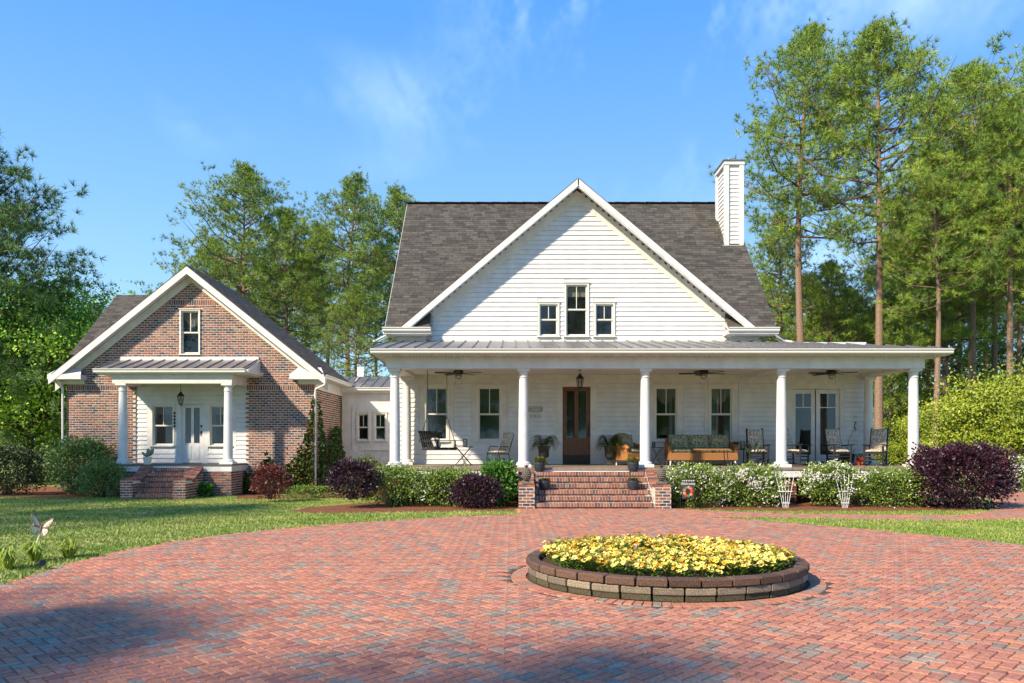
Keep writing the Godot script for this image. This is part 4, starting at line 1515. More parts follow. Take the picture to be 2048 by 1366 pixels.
func shrub(called: String, label: String, category: String, at: Vector3, size: Vector3, n: int, leaf: float, cols: Array, opt := {}) -> Node3D:
	var S := thing(called, label, category, at)
	var no := FastNoiseLite.new()
	no.seed = int(absf(at.x * 131 + at.z * 17)) + n
	no.frequency = opt.get("lump", 1.3)
	var boxy: float = opt.get("boxy", 0.0)
	var c := Vector3(0, size.y * 0.5, 0)
	var half := size * 0.5
	var surf := func(d: Vector3) -> Vector3:
		var e := d
		if boxy > 0:
			var m := maxf(absf(d.x), maxf(absf(d.y), absf(d.z)))
			e = d.lerp(d / m, boxy)
		var k: float = 1.0 + opt.get("rough", 0.42) * no.get_noise_3dv(d * 1.6) + 0.12 * no.get_noise_3dv(d * 5.0)
		return e * half * k
	var f := MB.new()
	for i in int(n * 1.7):
		var d := Vector3(rng.randfn(), rng.randfn(), rng.randfn()).normalized()
		if d.y < -0.55 and rng.randf() < 0.6:
			d.y = -d.y
		var depth := 1.0 - 0.42 * pow(rng.randf(), 1.6) + 0.05 * rng.randfn() + (0.16 * rng.randf() if rng.randf() < 0.05 else 0.0)
		var p: Vector3 = c + surf.call(d) * depth
		if p.y < 0.02:
			p.y = 0.02 + rng.randf() * 0.1
		var o := (d + Vector3(rng.randfn(), rng.randfn() + 0.4, rng.randfn()) * 0.6).normalized()
		var u := o.cross(Vector3(rng.randfn(), rng.randfn(), rng.randfn())).normalized()
		var l := leaf * (0.85 + 0.7 * rng.randf())
		f.leaf(p, o, u, l, l * opt.get("wide", 0.6), (cols[rng.randi() % cols.size()] as Color) * (0.75 + 0.5 * rng.randf()))
	put(S, "foliage", f, M[opt.get("mat", "leaf")])
	var b := MB.new()
	b.col = opt.get("wood", Color(0.12, 0.085, 0.06))
	for i in int(opt.get("stems", 9)):
		var d := Vector3(rng.randfn(), 0.9 + rng.randf(), rng.randfn()).normalized()
		var e: Vector3 = c + surf.call(d) * 0.8
		var s := Vector3(rng.randfn() * 0.06, 0, rng.randfn() * 0.06)
		var mid := s.lerp(e, 0.5) + Vector3(rng.randfn(), 0, rng.randfn()) * 0.05 * size.x
		b.tube([s, mid, e], [0.018, 0.012, 0.005], 5)
	put(S, "stem", b, M.bark)
	var nf: int = int(opt.get("flowers", 0) * 1.7)
	if nf > 0:
		var fl := MB.new()
		var cl := []
		for i in 26:
			cl.append(Vector3(rng.randfn(), rng.randfn() * 0.6 + 0.35, rng.randfn() + 0.3).normalized())
		for i in nf:
			var d: Vector3 = (cl[rng.randi() % 26] + Vector3(rng.randfn(), rng.randfn(), rng.randfn()) * 0.16).normalized()
			var p: Vector3 = c + surf.call(d) * (1.0 + 0.05 * rng.randf())
			for q in 4:
				var o := (d + Vector3(rng.randfn(), rng.randfn(), rng.randfn()) * 0.8).normalized()
				fl.leaf(p, o, o.cross(Vector3(rng.randfn(), 1, rng.randfn())).normalized(), 0.035, 0.03, (opt.get("fcol", Color(0.85, 0.83, 0.8)) as Color) * (0.85 + 0.2 * rng.randf()))
		put(S, "blossom", fl, M.petal).set_meta("kind", "stuff")
	return S

func shrubs() -> void:
	var dk := [Color(0.03, 0.014, 0.024), Color(0.045, 0.014, 0.026), Color(0.026, 0.018, 0.024), Color(0.052, 0.015, 0.032)]
	var gr := [Color(0.120, 0.209, 0.029), Color(0.181, 0.272, 0.039), Color(0.240, 0.334, 0.047), Color(0.090, 0.157, 0.029)]
	var br := [Color(0.070, 0.196, 0.021), Color(0.112, 0.252, 0.028), Color(0.049, 0.140, 0.021)]
	var ol := [Color(0.101, 0.175, 0.039), Color(0.157, 0.235, 0.053), Color(0.211, 0.294, 0.079)]
	shrub("purple_shrub", "leggy dark purple shrub with bare lower stems beside the link wall", "shrub", Vector3(-4.25, 0.25, -20.5), Vector3(1.3, 1.0, 1.1), 2600, 0.06, dk, {"mat": "purple_leaf", "rough": 0.45, "stems": 14, "wood": Color(0.2, 0.16, 0.12)})
	shrub("purple_shrub", "low rounded dark purple shrub before the green hedge left of steps", "shrub", Vector3(-0.95, 0, -20.4), Vector3(1.35, 0.85, 1.0), 2600, 0.055, dk, {"mat": "purple_leaf"})
	shrub("purple_shrub", "large squarish purple shrub at the porch corner beside the walk", "shrub", Vector3(12.0, 0, -20.6), Vector3(2.35, 1.62, 1.9), 7000, 0.075, dk + [Color(0.085, 0.02, 0.045)], {"mat": "purple_leaf", "boxy": 0.45, "rough": 0.3, "stems": 16})
	shrub("hedge_shrub", "yellow green hedge shrub next to the leggy purple shrub", "shrub", Vector3(-3.25, 0, -21.1), Vector3(1.7, 1.08, 1.1), 3400, 0.05, gr, {"boxy": 0.3})
	shrub("hedge_shrub", "olive green hedge shrub with white blossom behind the low purple shrub", "shrub", Vector3(-1.75, 0, -21.15), Vector3(1.8, 1.02, 1.1), 3400, 0.05, gr, {"boxy": 0.3, "flowers": 90})
	shrub("glossy_shrub", "bright green large leaved shrub against the left step pier", "shrub", Vector3(-0.35, 0, -21.15), Vector3(1.0, 1.22, 0.9), 1500, 0.095, br, {"wide": 0.5})
	shrub("round_shrub", "small round yellow green bush at the corner of the porch", "shrub", Vector3(-4.4, 0.2, -23.4), Vector3(0.9, 1.1, 0.9), 1500, 0.05, [Color(0.13, 0.17, 0.02), Color(0.09, 0.13, 0.02)])
	shrub("blossom_shrub", "white flowering shrub just right of the step pier and garden flag", "shrub", Vector3(5.0, 0, -20.95), Vector3(1.7, 1.12, 1.1), 3000, 0.06, gr, {"boxy": 0.3, "flowers": 150, "wide": 0.5})
	shrub("blossom_shrub", "densely white flowering shrub between flag and lattice pier", "shrub", Vector3(6.5, 0, -20.95), Vector3(1.7, 1.1, 1.1), 3000, 0.06, gr, {"boxy": 0.3, "flowers": 330, "wide": 0.5})
	shrub("blossom_shrub", "white flowering shrub between the two white trellises", "shrub", Vector3(8.75, 0.05, -21.0), Vector3(1.6, 1.12, 1.0), 2600, 0.055, gr, {"boxy": 0.2, "flowers": 300, "rough": 0.45})
	shrub("hedge_shrub", "broad green hedge shrub with few blossoms beside the big purple shrub", "shrub", Vector3(10.35, 0, -20.9), Vector3(2.1, 1.0, 1.1), 4200, 0.045, gr, {"boxy": 0.3, "flowers": 40})
	shrub("spirea_bush", "white blossoming bush beyond the brick walk", "shrub", Vector3(18.2, 0, -27.6), Vector3(3.4, 1.15, 1.6), 2600, 0.07, gr, {"flowers": 1300})
	shrub("azalea_bush", "tall loose olive bush against the cottage brick left of portico", "shrub", Vector3(-14.3, 0.1, -25.6), Vector3(2.2, 1.75, 1.3), 4600, 0.075, ol, {"rough": 0.5, "stems": 16})
	shrub("azalea_bush", "dark rounded bush beside the cottage steps", "shrub", Vector3(-13.1, 0, -24.6), Vector3(1.5, 1.15, 1.1), 2800, 0.055, ol, {"rough": 0.35})
	shrub("azalea_bush", "wide grey green bush at the edge of the lawn under the trees", "shrub", Vector3(-16.9, 0, -25.8), Vector3(2.6, 1.6, 1.6), 5200, 0.075, [Color(0.06, 0.09, 0.035), Color(0.08, 0.12, 0.03), Color(0.05, 0.07, 0.03)], {"rough": 0.45})
	shrub("red_maple_shrub", "small red leaved maple shrub on the lawn before the ivy", "shrub", Vector3(-7.1, 0.1, -22.6), Vector3(1.1, 0.95, 0.9), 1900, 0.06, [Color(0.2, 0.025, 0.025), Color(0.12, 0.02, 0.025), Color(0.08, 0.03, 0.02)], {"mat": "purple_leaf", "rough": 0.5, "stems": 12, "wide": 0.4})
	shrub("ground_cover", "low clipped band of ground cover before the ivy covered corner", "ground cover", Vector3(-6.1, 0, -24.4), Vector3(2.4, 0.36, 0.8), 2200, 0.04, gr, {"boxy": 0.5})
	shrub("fern_clump", "small green clump at the foot of the cottage foundation", "plant", Vector3(-9.95, 0, -24.9), Vector3(0.5, 0.4, 0.4), 260, 0.09, br, {"stems": 2})
	# daylilies at the drive's edge
	for q in [[-6.85, -10.45, 0.0], [-6.62, -11.5, 0.3], [-6.9, -11.15, 0.6]]:
		var d := thing("daylily_clump", ["clump of arching yellow green leaves under the metal butterfly", "clump of arching leaves beside the black garden spotlight", "clump of arching leaves behind the butterfly stake"][int(q[2] / 0.3 + 0.1)], "plant", Vector3(q[0], 0, q[1]), "daylilies at the drive edge")
		var m := MB.new()
		for k in 90:
			var a := rng.randf() * TAU
			var o := Vector3(cos(a), 0, sin(a))
			var h := 0.16 + 0.16 * rng.randf()
			var r := 0.1 + 0.2 * rng.randf()
			var s := Vector3(-sin(a), 0, cos(a)) * 0.009
			var b := o * 0.05 * rng.randf()
			var pm := b + o * r * 0.45 + Vector3.UP * h
			var pt := b + o * r * 1.2 + Vector3.UP * h * 0.7
			var kc := Color(0.24, 0.33, 0.03).lerp(Color(0.36, 0.42, 0.06), rng.randf())
			m.quad(b - s, b + s, pm + s, pm - s, kc)
			m.tri(pm - s, pm + s, pt, kc)
		put(d, "blade_tuft", m, M.leaf)
	# ivy on the cottage corner: leaves laid over the two brick faces
	var I := thing("ivy", "ivy climbing the cottage brick corner and downspout", "ivy", Vector3(-6.8, 0, -26.6))
	var iv := MB.new()
	var nz := FastNoiseLite.new()
	nz.seed = 9
	nz.frequency = 0.9
	for k in 20000:
		var side := rng.randf() < 0.4
		var y := rng.randf() * 3.5
		var reach: float
		var p: Vector3
		var nrm: Vector3
		if side:
			var u := rng.randf() * 3.6
			reach = 2.7 - absf(u - 2.4) * 1.3 if u > 0.9 else 3.2 - u * 2.6
			p = Vector3(0.0, y, -u)
			nrm = Vector3(1, 0.2, 0)
		else:
			var u := rng.randf() * 2.6
			reach = 3.5 - u * 6.0 if u < 0.36 else 1.5 - 0.28 * u
			p = Vector3(-u, y, 0)
			nrm = Vector3(0, 0.2, 1)
		if y > reach + nz.get_noise_2d(p.x * 2.0 + p.z * 2.0, y) * 0.7:
			continue
		p += nrm * (0.06 + 0.2 * rng.randf() * (1.3 - 0.3 * y))
		var o := (nrm + Vector3(rng.randfn(), rng.randfn() - 0.3, rng.randfn()) * 0.6).normalized()
		iv.leaf(p, o, o.cross(Vector3(rng.randfn(), 1, rng.randfn())).normalized(), 0.1, 0.095, [Color(0.035, 0.075, 0.012), Color(0.06, 0.11, 0.015), Color(0.1, 0.13, 0.02), Color(0.2, 0.09, 0.02)][[0, 0, 1, 1, 1, 2, 2, 3][rng.randi() % 8] if not side else [0, 0, 1, 2][rng.randi() % 4]])
	put(I, "foliage", iv, M.leaf)

func pine(h: float, c0: float, rad: float, nb: int, sd: int, bark: Color, pal: Array, at: Vector3, label: String, group: String) -> Node3D:
	rng.seed = sd
	var P := thing("pine_tree", label, "pine tree", at, group)
	var pts := []
	var rr := []
	var wob := Vector3(rng.randfn(), 0, rng.randfn()) * 0.012 * h
	for i in 12:
		var t := i / 11.0
		pts.append(Vector3(0, t * h * 0.97, 0) + wob * sin(t * 4.0) * t)
		rr.append(0.0095 * h * pow(1.0 - t * 0.96, 0.75) + 0.012)
	rr[0] *= 1.25
	var tr := MB.new()
	tr.col = bark
	tr.tube(pts, rr, 10)
	var lm := MB.new()
	lm.col = bark * 0.8
	var cr := MB.new()
	var tuft := func(p: Vector3, dir: Vector3, k: Color) -> void:
		for q in 20:
			var d := (dir * 0.7 + Vector3(rng.randfn(), rng.randfn() + 0.35, rng.randfn()) * 0.75).normalized()
			var s := d.cross(Vector3(rng.randfn(), rng.randfn(), rng.randfn())).normalized() * 0.013
			var l := 0.24 + 0.16 * rng.randf()
			cr.tri(p - s, p + s, p + d * l, k * (0.8 + 0.4 * rng.randf()))
	for b in nb:
		var u := pow((b + rng.randf()) / nb, 0.85)
		var t := lerpf(c0, 0.985, u)
		var o: Vector3 = pts[int(t * 11)].lerp(pts[mini(int(t * 11) + 1, 11)], fposmod(t * 11, 1.0))
		var az := b * 2.4 + rng.randf() * 1.2
		var ln := rad * (0.55 + 0.75 * sin(PI * clampf(u * 0.8 + 0.2, 0, 1))) * (1.02 - pow(u, 3.0)) * (0.6 + 0.6 * rng.randf()) + 0.35
		var rise := lerpf(0.05, 0.95, u) + rng.randfn() * 0.15
		var d := Vector3(cos(az), rise, sin(az)).normalized()
		var mid := o + d * ln * 0.5 + Vector3(0, -0.06 * ln, 0)
		var end := o + d * ln + Vector3(rng.randfn() * 0.1, 0.08 * ln, rng.randfn() * 0.1) * ln * 0.4
		lm.tube([o, mid, end], [0.02 + 0.012 * ln, 0.012 + 0.006 * ln, 0.008], 5, null, false)
		var side := d.cross(Vector3.UP).normalized()
		var nc := int(2.5 + ln * 1.7)
		for k in nc:
			var w := 0.32 + 0.68 * (k + rng.randf()) / nc
			var sp := (1.05 - absf(w - 0.65)) * ln * 0.3
			var bp: Vector3 = o.lerp(mid, w * 2.0) if w < 0.5 else mid.lerp(end, w * 2.0 - 1.0)
			var p := bp + side * rng.randfn() * sp + Vector3(0, rng.randfn() * 0.08 * ln + 0.12, 0)
			lm.tube([o.lerp(bp, 0.8), p], [0.014, 0.006], 3, null, false)
			var kc: Color = pal[rng.randi() % pal.size()]
			for q in 8:
				var e := p + Vector3(rng.randfn(), rng.randfn() * 0.6, rng.randfn()) * 0.27
				tuft.call(e, ((e - p).normalized() + (p - o).normalized() * 0.6 + Vector3(0, 0.4, 0)).normalized(), kc)
	for k in 5:   # dead stubs under the crown
		var t := c0 * (0.55 + 0.4 * rng.randf())
		var az := rng.randf() * TAU
		var o: Vector3 = pts[int(t * 11)]
		lm.tube([o, o + Vector3(cos(az), 0.15, sin(az)) * (0.5 + rng.randf())], [0.025, 0.008], 4, null, false)
	var T1 := put(P, "trunk", tr, M.bark)
	put(T1, "limb", lm, M.bark)
	put(P, "crown", cr, M.needle)
	return P

func leafy(called: String, h: float, w: float, clumps: int, per: int, leaf: float, sd: int, pal: Array, at: Vector3, label: String, group: String) -> Node3D:
	rng.seed = sd
	var P := thing(called, label, "tree", at, group)
	var tr := MB.new()
	tr.col = Color(0.13, 0.1, 0.075)
	tr.tube([Vector3.ZERO, Vector3(0.05, h * 0.3, 0.02), Vector3(-0.04, h * 0.6, 0), Vector3(0, h * 0.9, 0)], [0.018 * h, 0.013 * h, 0.008 * h, 0.002 * h], 8)
	var lm := MB.new()
	lm.col = Color(0.12, 0.095, 0.07)
	var cr := MB.new()
	for c in clumps:
		var d := Vector3(rng.randfn(), rng.randfn(), rng.randfn()).normalized() * pow(rng.randf(), 0.4)
		var p := Vector3(d.x * w * 0.5, h * 0.57 + d.y * h * 0.43, d.z * w * 0.5)
		var o := Vector3(0, clampf(p.y * 0.75 - 0.3, h * 0.1, h * 0.85), 0)
		lm.tube([o, o.lerp(p, 0.5) + Vector3(0, -0.1, 0), p], [0.035, 0.02, 0.006], 4, null, false)
		var r := w * (0.11 + 0.08 * rng.randf())
		var kc: Color = pal[rng.randi() % pal.size()]
		for k in per:
			var q := p + Vector3(rng.randfn(), rng.randfn() * 0.6, rng.randfn()) * r * 0.62
			var dr := Vector3(rng.randfn(), rng.randfn() - 0.2, rng.randfn()).normalized()
			var l := leaf * (0.7 + 0.6 * rng.randf())
			cr.leaf(q, dr, dr.cross(Vector3(rng.randfn(), 1, rng.randfn())).normalized(), l, l * 0.65, kc * (0.75 + 0.5 * rng.randf()))
	put(P, "trunk", tr, M.bark)
	put(P, "limb", lm, M.bark)
	put(P, "crown", cr, M.leaf)
	return P

func trees() -> void:
	var pal := [Color(0.130, 0.224, 0.031), Color(0.189, 0.295, 0.031), Color(0.236, 0.336, 0.037), Color(0.294, 0.392, 0.048), Color(0.141, 0.239, 0.043)]
	var dark := [Color(0.070, 0.147, 0.040), Color(0.102, 0.195, 0.047), Color(0.140, 0.254, 0.062)]
	var b1 := Color(0.58, 0.38, 0.27)
	var b2 := Color(0.34, 0.24, 0.18)
	var GA := "pines standing in the wood behind the farmhouse"
	var at := func(x, z): return Vector3(X(x, z), 0, -z)
	var p1 := pine(26.5, 0.52, 3.6, 58, 101, b1, pal, at.call(1607.0, 44.0), "tall pine with leaning crown right behind the chimney", "")
	var p2 := pine(24.5, 0.5, 4.0, 62, 102, b1, pal, at.call(1757.0, 40.5), "tallest straight pine rising between chimney and porch corner", "")
	var p3 := pine(22.5, 0.42, 4.3, 66, 103, b1, pal, at.call(1945.0, 41.0), "pale barked pine with spreading limbs above the big purple shrub", "")
	var p4 := pine(18.0, 0.3, 3.3, 60, 104, b2, pal, at.call(1890.0, 43.0), "dark trunked pine among the wood behind the farmhouse", GA)
	var p5 := pine(15.6, 0.12, 4.0, 120, 105, b2, dark, at.call(-75.0, 33.0), "big dark pine leaning in above the leafy green trees", "")
	var lab := "slender pine in the wood behind the farmhouse"
	var src := [p1, p2, p3, p4]
	rng.seed = 55
	# right-hand wood
	for q in [[1560, 52, 0.72], [1500, 56, 0.7], [1662, 50, 0.62], [1700, 57, 0.74], [1800, 54, 0.8], [1850, 60, 0.78], [1870, 37, 0.62], [1990, 44, 0.86], [2020, 38, 0.78], [2060, 48, 0.9], [2110, 42, 0.95], [1920, 56, 0.84], [1970, 62, 0.85], [1735, 64, 0.72], [1620, 66, 0.66], [2150, 55, 0.9], [1780, 47, 0.6], [1840, 50, 0.66], [2040, 58, 0.88], [1540, 62, 0.6], [1900, 66, 0.8], [2200, 46, 0.9], [1655, 59, 0.55], [2085, 64, 0.9]]:
		copy(src[[0, 1, 2, 0, 1, 3][rng.randi() % 6]], at.call(float(q[0]), float(q[1])), rng.randf() * TAU, lab, GA, q[2])
	# behind the cottage
	var GB := "pines standing behind the brick cottage"
	for q in [[488, 46, 0.77, "tallest rounded pine behind the brick cottage roof"], [425, 50, 0.68, ""], [572, 46, 0.66, ""], [702, 46, 0.69, "pine with a narrow crown between cottage and farmhouse roofs"], [648, 53, 0.66, ""], [802, 50, 0.71, "pine whose crown shows past the farmhouse roof end"], [335, 52, 0.52, ""], [610, 60, 0.68, ""], [752, 57, 0.68, ""], [525, 60, 0.74, ""], [712, 38, 0.4, ""]]:
		copy([p2, p1, p2, p3][rng.randi() % 4], at.call(float(q[0]), float(q[1])), rng.randf() * TAU, q[3] if q[3] else "slender pine in the stand behind the brick cottage", GB, q[2])
	# leafy trees at the left edge and the yellow-green understorey
	var lg := [Color(0.203, 0.431, 0.030), Color(0.304, 0.558, 0.036), Color(0.151, 0.329, 0.030), Color(0.405, 0.633, 0.050)]
	var l1 := leafy("leafy_tree", 9.5, 7.5, 130, 210, 0.14, 201, lg, at.call(60.0, 35.0), "bright green leafy tree at the lawn edge left of the cottage", "")
	copy(l1, at.call(195.0, 40.0), 2.0, "bright green leafy tree peeking over the cottage's left roof", "", 1.0)
	copy(l1, at.call(-70.0, 38.0), 4.0, "bright green leafy tree under the big dark pine", "", 1.1)
	copy(l1, at.call(120.0, 44.0), 1.0, "leafy tree farther back between the two bright green trees", "", 1.05)
	var yg := [Color(0.230, 0.297, 0.020), Color(0.297, 0.351, 0.027), Color(0.162, 0.230, 0.020)]
	var u1 := leafy("understorey_tree", 4.6, 4.4, 80, 150, 0.11, 202, yg, at.call(1985.0, 30.5), "yellow green sapling behind the big purple shrub", "")
	var GU := "yellow green saplings at the wood's edge"
	for q in [[2075, 29, 0.95, "yellow green sapling beyond the white blossoming bush"], [1880, 40, 0.9, ""], [1790, 42, 0.7, ""], [1940, 46, 1.3, ""], [730, 39, 1.15, "yellow green tree behind the link between the houses"], [780, 44, 1.2, ""], [1700, 46, 0.9, ""], [2120, 37, 1.3, ""], [2020, 50, 1.4, ""], [640, 50, 1.0, ""], [1830, 52, 1.3, ""], [1750, 36, 0.5, ""]]:
		copy(u1, at.call(float(q[0]), float(q[1])), rng.randf() * TAU, q[3] if q[3] else "yellow green sapling at the edge of the wood", GU, q[2])
	# the far wood closes the view
	rng.seed = 77
	var fw := MB.new()
	var nz := FastNoiseLite.new()
	nz.seed = 6
	nz.frequency = 0.11
	for k in 30000:
		var x := (rng.randf() * 2 - 1) * 85
		var z := 66 + rng.randf() * 18
		var hmax := 7.5 + nz.get_noise_2d(x, 0) * 6.0 + nz.get_noise_2d(x * 4, 50) * 2.5
		if x > 8:
			hmax += 3.0
		var y := rng.randf() * hmax
		if nz.get_noise_3d(x * 3, y * 4, z) < -0.25:
			continue
		var d := Vector3(rng.randfn(), rng.randfn() - 0.1, rng.randfn()).normalized()
		fw.leaf(Vector3(x, y, -z), d, d.cross(Vector3(rng.randfn(), 1, rng.randfn())).normalized(), 0.75, 0.5, ([Color(0.07, 0.11, 0.02), Color(0.1, 0.14, 0.025), Color(0.05, 0.08, 0.02)][rng.randi() % 3] as Color) * (0.7 + 0.6 * rng.randf()))
	var fo := put(self, "far_wood", fw, M.leaf)
	tag(fo, "far off wood closing the view behind both houses", "wood")
	fo.set_meta("kind", "stuff")
	# trees across the drive behind the photographer, mirrored in the window panes
	for q in [[-36, 58, 1.5], [-20, 62, 1.6], [-6, 58, 1.4], [7, 64, 1.7], [20, 58, 1.5], [34, 62, 1.6]]:
		copy(l1, Vector3(q[0], 0, q[1]), rng.randf() * TAU, "leafy tree across the drive facing both houses", "leafy trees across the drive", q[2])
	for q in [[-25.5, -12.5, 0.7, 1]]:
		copy(src[q[3]], Vector3(q[0], 0, q[1]), rng.randf() * TAU, "pine at the side of the lawn that shades the brick cottage", "pines beside the lawn", q[2])
	# pines behind the photographer that throw the long shadows over drive and lawn
	var GS := "pines beside the drive that shade the forecourt"
	for q in [[-14.0, 8.0, 0.62, 0], [-17.0, 4.5, 0.58, 1], [-20.5, -8.5, 0.6, 1], [5.5, 16.5, 0.62, 0], [-19.0, 8.0, 0.7, 1]]:
		copy(src[q[3]], Vector3(q[0], 0, q[1]), rng.randf() * TAU, "pine standing beside the drive outside the forecourt", GS, q[2])

func cushion(parent: Node, called: String, at: Vector3, s: Vector3, b: Basis, m: String) -> void:
	var mb := MB.new()
	var nx := 8
	var ny := 8
	var h := s * 0.5
	var P := func(i, j, sgn):
		var u: float = -1.0 + 2.0 * i / nx
		var w: float = -1.0 + 2.0 * j / ny
		var k: float = pow(maxf(0.0, (1.0 - pow(absf(u), 5.0)) * (1.0 - pow(absf(w), 5.0))), 0.4)
		return Vector3(u * h.x, w * h.y, sgn * h.z * k * (0.9 + 0.1 * cos(u * 5.0) * cos(w * 4.0)))
	for i in nx:
		for j in ny:
			mb.quad(P.call(i, j, 1), P.call(i + 1, j, 1), P.call(i + 1, j + 1, 1), P.call(i, j + 1, 1))
			mb.quad(P.call(i + 1, j, -1), P.call(i, j, -1), P.call(i, j + 1, -1), P.call(i + 1, j + 1, -1))
	var o := put(parent, called, mb, M[m])
	o.transform = Transform3D(b, at)

func rocking_chair(label: String, at: Vector3, turn: float) -> void:   # faces +z
	var R := thing("rocking_chair", label, "rocking chair", at, "dark rocking chairs on the porch", turn)
	for s in [-1, 1]:
		var x: float = s * 0.27
		var rk := MB.new()
		var pts := []
		for i in 11:
			var t := -0.5 + i * 0.095
			pts.append(Vector3(x, 0.025 + 0.32 * t * t, t))
		rk.tube(pts, 0.028, 6)
		put(R, "rocker", rk, M.dark_wood)
		var fp := MB.new()
		fp.tube([Vector3(x, 0.05, 0.24), Vector3(x, 0.62, 0.26)], 0.032, 8)
		put(R, "front_post", fp, M.dark_wood)
		var bp := MB.new()
		bp.tube([Vector3(x * 0.9, 0.05, -0.22), Vector3(x * 0.9, 0.45, -0.24), Vector3(x * 0.88, 1.13, -0.44)], 0.032, 8)
		bp.ball(Vector3(x * 0.88, 1.15, -0.445), Vector3(0.027, 0.03, 0.027), 8, 6)
		put(R, "back_post", bp, M.dark_wood)
		var ar := MB.new()
		ar.cbox(Vector3(x * 1.06, 0.635, 0.02), Vector3(0.11, 0.03, 0.64), 0.008, Basis(Vector3.RIGHT, -0.06))
		put(R, "arm", ar, M.dark_wood)
		for y in [0.18, 0.29]:
			var st := MB.new()
			st.tube([Vector3(x, y, 0.25), Vector3(x * 0.9, y - 0.01, -0.23)], 0.012, 6)
			put(R, "side_rung", st, M.dark_wood)
	for q in [[0.17, 0.245, 0.27], [0.28, 0.25, 0.27], [0.2, -0.23, 0.24], [0.55, -0.265, 0.24], [1.06, -0.415, 0.24], [0.8, -0.34, 0.24]]:
		var r := MB.new()
		r.tube([Vector3(-q[2], q[0], q[1]), Vector3(q[2], q[0], q[1])], 0.018, 6)
		put(R, "rung", r, M.dark_wood)
	var seat := MB.new()
	seat.cbox(Vector3(0, 0.4, 0.02), Vector3(0.54, 0.045, 0.52), 0.012, Basis(Vector3.RIGHT, 0.07))
	put(R, "seat", seat, M.dark_wood)
	cushion(R, "seat_cushion", Vector3(0, 0.46, 0.03), Vector3(0.5, 0.5, 0.11), Basis(Vector3.RIGHT, -PI / 2 + 0.07), "floral_black")
	cushion(R, "back_cushion", Vector3(0, 0.82, -0.29), Vector3(0.46, 0.66, 0.1), Basis(Vector3.RIGHT, -0.28), "floral_black")

func pot(label: String, at: Vector3, r: float, h: float, m: String, cols: Array, n: int, leaf: float, spiky := false) -> void:
	var P := thing("planter_pot", label, "potted plant", at)
	var mb := MB.new()
	mb.lathe(Vector3.ZERO, [Vector2(0.0, 0.0), Vector2(r * 0.62, 0.0), Vector2(r * 0.85, h * 0.35), Vector2(r, h * 0.8), Vector2(r, h), Vector2(r * 0.9, h), Vector2(r * 0.88, h * 0.88), Vector2(0, h * 0.86)], 24)
	put(P, "pot", mb, M[m])
	var f := MB.new()
	for k in n:
		var a := rng.randf() * TAU
		var q := sqrt(rng.randf()) * r * 0.85
		var o := Vector3(cos(a) * q, h * 0.9 + rng.randf() * leaf * 0.8, sin(a) * q)
		var d := Vector3(cos(a) * (0.3 + q / r), 0.5 + rng.randf(), sin(a) * (0.3 + q / r)).normalized()
		f.leaf(o, d, Vector3(-d.x, 1, -d.z).normalized(), leaf * (0.7 + 0.6 * rng.randf()), leaf * (0.16 if spiky else 0.5), cols[rng.randi() % cols.size()])
	if n > 0:
		put(P, "plant", f, M.leaf)

func urn(label: String, at: Vector3) -> void:
	var U := thing("fern_urn", label, "potted fern", at)
	var mb := MB.new()
	mb.cbox(Vector3(0, 0.03, 0), Vector3(0.27, 0.06, 0.27), 0.008)
	mb.lathe(Vector3.ZERO, [Vector2(0.13, 0.06), Vector2(0.11, 0.09), Vector2(0.05, 0.13), Vector2(0.05, 0.17), Vector2(0.09, 0.2), Vector2(0.15, 0.26), Vector2(0.165, 0.34), Vector2(0.16, 0.4), Vector2(0.19, 0.56), Vector2(0.21, 0.6), Vector2(0.2, 0.62), Vector2(0.16, 0.62), Vector2(0.0, 0.6)], 24)
	put(U, "urn", mb, M.urn_iron)
	var f := MB.new()
	for k in 84:   # fronds with leaflets
		var a := rng.randf() * TAU
		var o := Vector3(cos(a), 0, sin(a))
		var ln := 0.3 + 0.2 * rng.randf()
		var hh := 0.12 + 0.3 * rng.randf()
		var kc := Color(0.07, 0.12, 0.015).lerp(Color(0.15, 0.2, 0.03), rng.randf())
		var prev := Vector3(0, 0.6, 0) + o * 0.05
		for i in range(1, 15):
			var t := i / 14.0
			var p := Vector3(0, 0.6 + hh * sin(t * 2.3) * 1.1 - 0.25 * t * t, 0) + o * (0.05 + ln * t)
			var side := Vector3(-o.z, 0, o.x)
			var d := (p - prev).normalized()
			for s in [-1, 1]:
				f.leaf(p, (side * s + d * 0.4 + Vector3(0, -0.15, 0)).normalized(), Vector3.UP, 0.1 * (1.1 - t * 0.8), 0.042, kc * (0.8 + 0.4 * rng.randf()))
			prev = p
	put(U, "fern", f, M.leaf)

